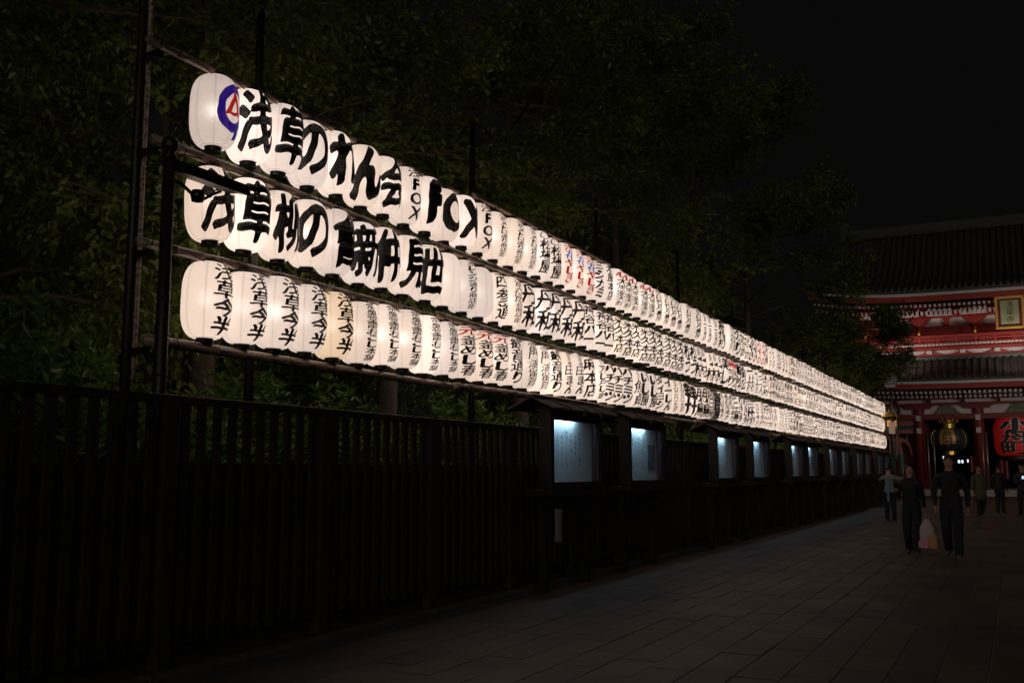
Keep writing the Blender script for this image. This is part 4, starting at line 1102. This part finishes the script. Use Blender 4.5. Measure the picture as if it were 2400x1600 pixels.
# ------------------------------------------------------------------ people
def person(name, loc, rz, H, J, mats, girl=False, hair_long=False, bulk=1.0):
    """J: joint dict in a 1.75 m figure facing -Y (towards the camera); mats: dict region->material"""
    s = H/1.75
    t = empty(name, loc, rz); t.scale = (s, s, s)
    V = []; E = []; Rd = []; reg = []
    def add(p, r, par=None, g='torso'):
        V.append(p); Rd.append(r); reg.append(g)
        if par is not None: E.append((par, len(V)-1))
        return len(V)-1
    sh = .20*bulk if not girl else .165
    pel = add((0, .0, .95), (.165*bulk, .125*bulk)); wst = add((0, .0, 1.10), (.145*bulk, .11*bulk), pel); ch = add((0, .0, 1.30), (.175*bulk, .125*bulk), wst); up = add((0, .01, 1.40), (.12, .09), ch)
    nk = add((0, .005, 1.515), (.052, .052), up, 'skin'); hd0 = add((0, -.005, 1.57), (.068, .078), nk, 'skin'); hd1 = add((0, -.005, 1.65), (.078, .092), hd0, 'skin'); hd2 = add((0, .0, 1.72), (.055, .065), hd1, 'skin')
    for sd, k in ((-1, 'R'), (1, 'L')):
        S_ = J.get('sh'+k, (sd*sh, .01, 1.375)); a = add(S_, (.070*bulk, .070*bulk), up, 'sleeve')
        b = add(J['el'+k], (.058, .058), a, 'sleeve'); c = add(J['wr'+k], (.032, .028), b, 'fore')
        d = Vector(J['wr'+k])-Vector(J['el'+k]); d.normalize()
        hb = Vector(J['wr'+k])+d*.05; h = add(tuple(hb), (.034, .022), c, 'skin'); add(tuple(hb+d*.035), (.034, .018), h, 'skin')
        hip = add((sd*.095, .0, .88), (.105*bulk, .11*bulk), pel, 'leg'); kn = add(J['kn'+k], (.082*bulk, .085*bulk), hip, 'leg'); an = add(J['an'+k], (.068, .072), kn, 'leg')
        A = Vector(J['an'+k]); 
        ft = add((A.x, A.y-.06, A.z-.045), (.042, .035), an, 'shoe'); add((A.x+sd*.01, A.y-.17, A.z-.06), (.040, .024), ft, 'shoe')
    n_main = len(V)
    # fingers as short chains rooted in the palm
    for sd, k in ((-1, 'R'), (1, 'L')):
        d = (Vector(J['wr'+k])-Vector(J['el'+k])).normalized(); sidev = d.cross(Vector((0, 1, 0))); 
        if sidev.length < .2: sidev = Vector((1, 0, 0))
        sidev.normalize(); pn = d.cross(sidev).normalized(); base = Vector(J['wr'+k])+d*.075
        curl = J.get('curl'+k, .35)
        for q, (o_, L_) in enumerate(((-.026, .060), (-.009, .070), (.009, .066), (.025, .052))):
            p0 = base+sidev*o_; p1 = p0+d*L_*.55+pn*curl*.02; p2 = p1+(d*(1-curl)+pn*curl).normalized()*L_*.5
            i0 = add(tuple(p0), (.009, .009), None, 'skin'); i1 = add(tuple(p1), (.0085, .0085), i0, 'skin'); add(tuple(p2), (.007, .007), i1, 'skin')
        p0 = Vector(J['wr'+k])+d*.03-sidev*.022*sd; p1 = p0+(d*.6-sidev*sd*.8).normalized()*.035; p2 = p1+(d*.9+pn*.3).normalized()*.03
        i0 = add(tuple(p0), (.011, .011), None, 'skin'); i1 = add(tuple(p1), (.010, .010), i0, 'skin'); add(tuple(p2), (.008, .008), i1, 'skin')
    # nose and ears as small rooted chains
    i0 = add((0, -.085, 1.655), (.010, .012), None, 'skin'); add((0, -.108, 1.63), (.011, .009), i0, 'skin')
    for sd in (-1, 1):
        i0 = add((sd*.070, .005, 1.655), (.010, .014), None, 'skin'); add((sd*.085, .008, 1.635), (.007, .016), i0, 'skin')
    me = bpy.data.meshes.new('b'); me.from_pydata(V, E, [])
    o = bpy.data.objects.new('b', me); COL.objects.link(o)
    sk = o.modifiers.new('skin', 'SKIN'); sk.use_smooth_shade = True
    ld = me.skin_vertices[0].data if len(me.skin_vertices) else None
    if ld is None:
        bpy.context.view_layer.objects.active = o
        bm = bmesh.new(); bm.from_mesh(me); bm.verts.layers.skin.verify(); bm.to_mesh(me); bm.free(); ld = me.skin_vertices[0].data
    adj = {}
    for a, b in E: adj.setdefault(b, a)
    for i, r in enumerate(Rd):
        ld[i].radius = r; ld[i].use_root = (i == 0) or (i >= n_main and i not in adj)
    ss = o.modifiers.new('sub', 'SUBSURF'); ss.levels = 2; ss.render_levels = 2
    bpy.context.view_layer.update(); dg = bpy.context.evaluated_depsgraph_get()
    m2 = bpy.data.meshes.new_from_object(o.evaluated_get(dg)); bpy.data.objects.remove(o)
    keys = ['torso', 'sleeve', 'fore', 'leg', 'shoe', 'skin']; m2.materials.clear()
    for k in keys: m2.materials.append(M[mats[k]])
    # nearest bone decides the region
    seg = [(np.array(V[a]), np.array(V[b]), reg[b]) for a, b in E]; RA = np.array([sum(Rd[a])/2 for a, b in E]); RB = np.array([sum(Rd[b])/2 for a, b in E])
    A = np.array([s_[0] for s_ in seg]); B = np.array([s_[1] for s_ in seg]); rg = [keys.index(s_[2]) for s_ in seg]
    C = np.array([p.center[:] for p in m2.polygons]); d = B-A; dd = (d*d).sum(1)+1e-9
    tt = np.clip(((C[:, None]-A)*d).sum(2)/dd, 0, 1); dist = np.linalg.norm(C[:, None]-(A+tt[..., None]*d), axis=2)/np.maximum(RA+(RB-RA)*tt, .02)
    idx = dist.argmin(1); mi = []
    for i, k in enumerate(idx):
        r_ = rg[k]
        if keys[r_] == 'skin' and C[i][2] < 1.485 and abs(C[i][0]) < .13 and C[i][1] > -.2 and C[i][2] > 1.35: r_ = 0
        if keys[r_] == 'leg' and C[i][2] > .93: r_ = 0
        mi.append(r_)
    m2.polygons.foreach_set('material_index', mi); m2.polygons.foreach_set('use_smooth', [True]*len(m2.polygons))
    link('body', m2, t)
    # hair cap
    hv = MB(); n = 14
    prof = []
    for a in range(n+1):
        th = PI*.62*a/n
        for b in range(24):
            ph = 2*PI*b/24; fr_ = max(0, math.cos(ph+PI/2)) # front = -Y
            th2 = th*(1-.50*fr_**1.5)
            r_ = .089+.004*math.sin(ph*7)
            prof.append((r_*math.sin(th2)*math.cos(ph)*.95, r_*1.12*math.sin(th2)*math.sin(ph)+.004, 1.668+.098*math.cos(th2)))
    hv.add(prof, [(a*24+b, a*24+(b+1) % 24, (a+1)*24+(b+1) % 24, (a+1)*24+b) for a in range(n) for b in range(24)])
    if hair_long:
        hv.tube([(0, .05, 1.70), (0, .085, 1.58), (0, .09, 1.46), (0, .08, 1.34)], [.075, .082, .085, .04], 14)
        for sd in (-1, 1): hv.tube([(sd*.07, .02, 1.68), (sd*.088, .015, 1.56), (sd*.085, -.02, 1.44), (sd*.08, -.04, 1.36)], [.03, .032, .03, .012], 8)
    hv.build('hair', M['hair'], t, True)
    if not mats.get('noface'):
        ey = MB()
        for sd in (-1, 1): ey.lathe([(0, -.007), (.010, 0), (0, .007)], 8, c=(sd*.030, -.086, 1.662)); ey.box(sd*.030-.018, sd*.030+.018, -.096, -.088, 1.678, 1.684)
        ey.build('eyes', M['hair'], t)
        MB().box(-.022, .022, -.093, -.086, 1.598, 1.605).build('mouth', mat('lips', (.25, .08, .07), .5), t)
    return t
walkJ = dict(elR=(-.235, .02, 1.12), wrR=(-.235, -.06, .87), elL=(.235, .06, 1.12), wrL=(.235, .06, .87), knR=(-.10, -.10, .50), anR=(-.095, -.10, .09), knL=(.10, -.02, .49), anL=(.11, .18, .12))
stand = dict(elR=(-.24, .02, 1.13), wrR=(-.25, -.06, .88), elL=(.24, .02, 1.13), wrL=(.25, -.06, .88), knR=(-.10, -.02, .49), anR=(-.11, .0, .09), knL=(.10, -.02, .49), anL=(.12, .0, .09))
dk = dict(torso='cloth_black', sleeve='cloth_black', fore='cloth_black', leg='denim', shoe='shoe', skin='skin')
aim = lambda x, y: math.atan2(-x, y) # face the camera at the origin
mx, my = -1.06, 18.9
J = dict(walkJ); J['elL'] = (.265, .08, 1.12); J['wrL'] = (.255, .04, .87); J['elR'] = (-.265, .02, 1.12); J['wrR'] = (-.235, -.13, .89); J['knR'] = (-.09, .02, .49); J['anR'] = (-.08, .24, .15); J['knL'] = (.10, -.14, .51); J['anL'] = (.10, -.16, .09)
man = person('person', (mx, my, 0), aim(mx, my)*-1+.05, 1.78, J, dict(dk), False, False, 1.03)
tag(man, 'man in black shirt and trousers walking towards the camera on the paving', 'person')
wx, wy = -1.74, 19.35
J = dict(walkJ); J['elR'] = (-.24, -.02, 1.13); J['wrR'] = (-.20, -.24, 1.24); J['curlR'] = .9; J['elL'] = (.20, .02, 1.12); J['wrL'] = (.255, -.06, .91); J['curlL'] = .95
J['knR'] = (-.09, -.02, .49); J['anR'] = (-.10, .17, .12); J['knL'] = (.09, -.10, .50); J['anL'] = (.09, -.12, .09)
wm = person('person', (wx, wy, 0), aim(wx, wy)*-1, 1.64, J, dict(dk), True, True)
tag(wm, 'woman with long dark hair in black, holding up a phone beside the man', 'person')
sc_ = 1.64/1.75
def wpos(p, base, rz, s=1): return Vector(base)+Matrix.Rotation(rz, 3, 'Z') @ (Vector(p)*s)
rzw = aim(wx, wy)*-1
ph_ = empty('phone', wpos((-.185, -.335, 1.30), (wx, wy, 0), rzw, sc_), rzw)
bevel(MB().box(-.037, .037, -.005, .005, -.06, .09).build('case', M['phone'], ph_), .004)
MB().box(-.032, .032, .0055, .0065, -.05, .08).build('screen', mat('dim_screen', (.05, .05, .06), .2, emis=((.5, .6, .8), .25)), ph_)
ph_.rotation_euler = (.3, 0, rzw)
tag(ph_, 'dark phone held up in the hand of the woman in black', 'phone')
bgp = wpos((.285, -.085, .845), (wx, wy, 0), rzw, sc_)
bag = empty('shopping_bag', (bgp.x, bgp.y, bgp.z-.62), rzw)
bm_ = MB(); n = 16; rows = [(.0, .13, .07), (.04, .145, .08), (.2, .15, .085), (.36, .13, .07), (.44, .07, .045), (.50, .035, .03)]
vs = []
for z, a, b in rows:
    for k in range(n):
        q = 2*PI*k/n; w_ = 1+.08*math.sin(5*q+z*20); vs.append((a*w_*math.copysign(abs(math.cos(q))**.6, math.cos(q)), b*w_*math.copysign(abs(math.sin(q))**.6, math.sin(q)), z))
bm_.add(vs, [(i*n+k, i*n+(k+1) % n, (i+1)*n+(k+1) % n, (i+1)*n+k) for i in range(len(rows)-1) for k in range(n)]+[tuple(range(n))[::-1]])
bm_.build('bag_body', M['bag'], bag, True)
MB().tube([(-.03, 0, .48), (-.035, 0, .58), (0, 0, .63), (.035, 0, .58), (.03, 0, .48)], .008, 6).build('handle', M['bag'], bag, True)
tag(bag, 'crumpled translucent shopping bag hanging from the hand of the woman in black', 'bag')
bx = MB().box(.03, .165, -.105, -.03, .0, .22).build('package', M['box_tan'], bag); bx2 = MB().box(-.14, .02, -.11, -.04, .0, .13).build('package', M['box_pink'], bag)
fx, fy = -3.5, 32.4
J = dict(stand); J['elR'] = (-.42, -.05, 1.32); J['wrR'] = (-.63, -.02, 1.38); J['elL'] = (.36, -.1, 1.26); J['wrL'] = (.2, -.28, 1.38)
p = person('person', (fx, fy, 0), PI*.92, 1.66, J, dict(torso='cloth_pale', sleeve='cloth_pale', fore='cloth_pale', leg='denim', shoe='shoe', skin='skin', noface=1))
tag(p, 'person in a pale jacket seen from behind with arms raised near the last notice cases', 'person')
sc2 = MB().box(-.035, .035, .125, .15, .62, 1.38).build('pale_strap', M['pale_blue'], p)
ox, oy = -1.12, 35.4
p = person('person', (ox, oy, 0), .5, 1.68, walkJ, dict(torso='cloth_olive', sleeve='cloth_olive', fore='cloth_olive', leg='cloth_black', shoe='shoe', skin='skin'))
MB().lathe([(.215, .62), (.20, .80), (.175, .95), (.16, 1.10), (.185, 1.30), (.14, 1.43)], 20).build('coat', M['cloth_olive'], p, True)
tag(p, 'person in an olive coat standing in front of the gate column', 'person')
for (x, y, rz, H_, m_, lb) in ((.12, 36.5, .3, 1.72, 'cloth_navy', 'person in a navy jacket at the right edge holding a lit phone'), (-.62, 40, 2.6, 1.70, 'cloth_black', 'dark-clothed person left of the navy-jacketed one before the gate'), (.75, 39, .0, 1.75, 'cloth_black', 'dark-clothed person cut by the right edge of the picture')):
    J = dict(stand)
    if m_ == 'cloth_navy': J['elR'] = (-.24, -.05, 1.12); J['wrR'] = (-.12, -.26, 1.26)
    p = person('person', (x, y, 0), rz, H_, J, dict(torso=m_, sleeve=m_, fore=m_, leg='cloth_black', shoe='shoe', skin='skin'))
    tag(p, lb, 'person')
    if m_ == 'cloth_navy':
        q = wpos((-.10, -.38, 1.30), (x, y, 0), rz)
        phn = bevel(MB().box(-.030, .030, -.006, .006, -.05, .05).build('phone', M['screen'], loc=q), .003); tag(phn, 'small bright phone in the hand of the navy-jacketed person', 'phone')
# guardian statue (reuses the figure, twice life size)
J = dict(stand); J['elR'] = (-.38, -.05, 1.52); J['wrR'] = (-.30, -.10, 1.80); J['elL'] = (.38, -.02, 1.18); J['wrL'] = (.42, -.15, .95); J['knR'] = (-.20, -.05, .5); J['anR'] = (-.26, 0, .09)
st_ = person('guardian_statue', (-6.95, 70.25, .9), .15, 3.3, J, dict(torso='statue_red', sleeve='statue_red', fore='statue_red', leg='green_louver', shoe='bronze', skin='statue_red'))
MB().box(-.5, .5, -.25, .25, -.28, .06).build('plinth', M['dark_red'], st_)
MB().tube([(-.30, .1, 1.5), (-.45, .15, 1.9), (0, .2, 2.15), (.45, .15, 1.9), (.30, .1, 1.4), (.45, .0, .9)], [.03, .05, .05, .05, .05, .02], 8).build('sash', M['pale_blue'], st_, True)
tag(st_, 'red guardian statue standing in the dark niche at the left of the gate', 'statue')
# hexagonal lamp, unlit lantern and sign post near the row end
hx = empty('iron_street_lantern', (-6.25, 59.5, 0))
MB().tube([(0, 0, 0), (0, 0, 3.6)], [.09, .06], 10).build('pole', M['bronze'], hx, True)
MB().lathe([(.30, 3.6), (.42, 3.9), (.42, 4.35), (.30, 4.5)], 6).build('cage', M['bronze'], hx)
MB().lathe([(.52, 4.5), (.30, 4.68), (.08, 4.8), (0, 4.95)], 6).build('cap', M['gold'], hx)
for k in range(6):
    a = PI/6+k*PI/3
    MB().box(.366, .385, -.10, .10, 3.95, 4.28, mtx=Matrix.Rotation(a, 4, 'Z')).build('amber_pane', M['amber'], hx)
tag(hx, 'dark hexagonal street lantern with amber panes and gilt cap beyond the last paper lanterns', 'street lantern')
ul, f = big_lantern('unlit_lantern', (-6.05, 58.9, 6.1), .36, .85, mat('grey_washi', (.40, .42, .42), .7), 3.2, .5, 24)
vs, fs = wrap_letters([('志', 0, .42, .5, .6)], f, .01, 24, .05, 0); MB().add(vs, fs).build('lettering', M['ink'], ul)
MB().tube([(0, 0, .84), (0, 0, 1.6)], .015, 6).build('hanger', M['wire'], ul); MB().tube([(-.35, 0, 1.6), (.1, 0, 1.6)], .03, 6).build('arm', M['bronze'], ul)
MB().tube([(-.36, 0, 1.62), (-.36, 0, -6.1)], .05, 8).build('pole', M['bronze'], ul)
ul.rotation_euler = (0, 0, -PI/2)
tag(ul, 'unlit grey lantern with one black character hung past the end of the top row', 'lantern')
sp_ = empty('sign_post', (-5.7, 58.0, 0))
MB().tube([(0, 0, 0), (0, 0, 4.6)], .05, 8).build('pole', M['bronze'], sp_)
MB().box(-.45, -.12, -.03, .03, 3.5, 4.15).build('sign_board', M['paper_note'], sp_)
MB().lathe([(0, -.22), (.17, -.12), (.2, .05), (.1, .2), (0, .24)], 12, c=(0, 0, 4.75)).build('lamp_globe', M['bronze'], sp_, True)
tag(sp_, 'dark post with a small pale board beside the hexagonal lantern', 'sign post')
# shop lights and banners seen through the gate passage
for i, (x, w_, z) in enumerate(((-5.1, .22, 2.5), (-4.05, .16, 2.2), (-3.8, .14, 2.2), (-3.4, .10, 2.25), (-2.9, .10, 2.2))):
    o = bevel(MB().box(x, x+w_, 84, 84.1, z-.12, z+.12).build('shop_lamp', M['shop_light']), .02)
    tag(o, 'bright white shop light seen through the gate passage, %s of five from the left' % ORD[i+1], 'lamp', 'shop lights behind the gate')
for i in range(9):
    x = -3.1+i*.17+(1.0 if i > 4 else 0)
    o = bevel(MB().box(x, x+.13, 82.5, 82.55, .9 if i > 4 else 1.4, 2.6 if i < 5 else 2.3).build('hanging_banner', M['banner_red'] if i % 2 == 0 else M['banner_white']), .01)
    tag(o, '%s vertical banner in the gate passage, %s of nine from the left' % (('red', 'white')[i % 2], ORD[i+1]), 'banner', 'vertical banners in the gate passage')
wl = MB().box(-14, 16, 92, 92.4, 0, 7).build('far_wall', M['dark']); tag(wl, 'dark low building seen through the gate passage', 'building')
for o in S.objects:
    if o.type == 'MESH' and not o.data.materials: o.data.materials.append(M['dark'])
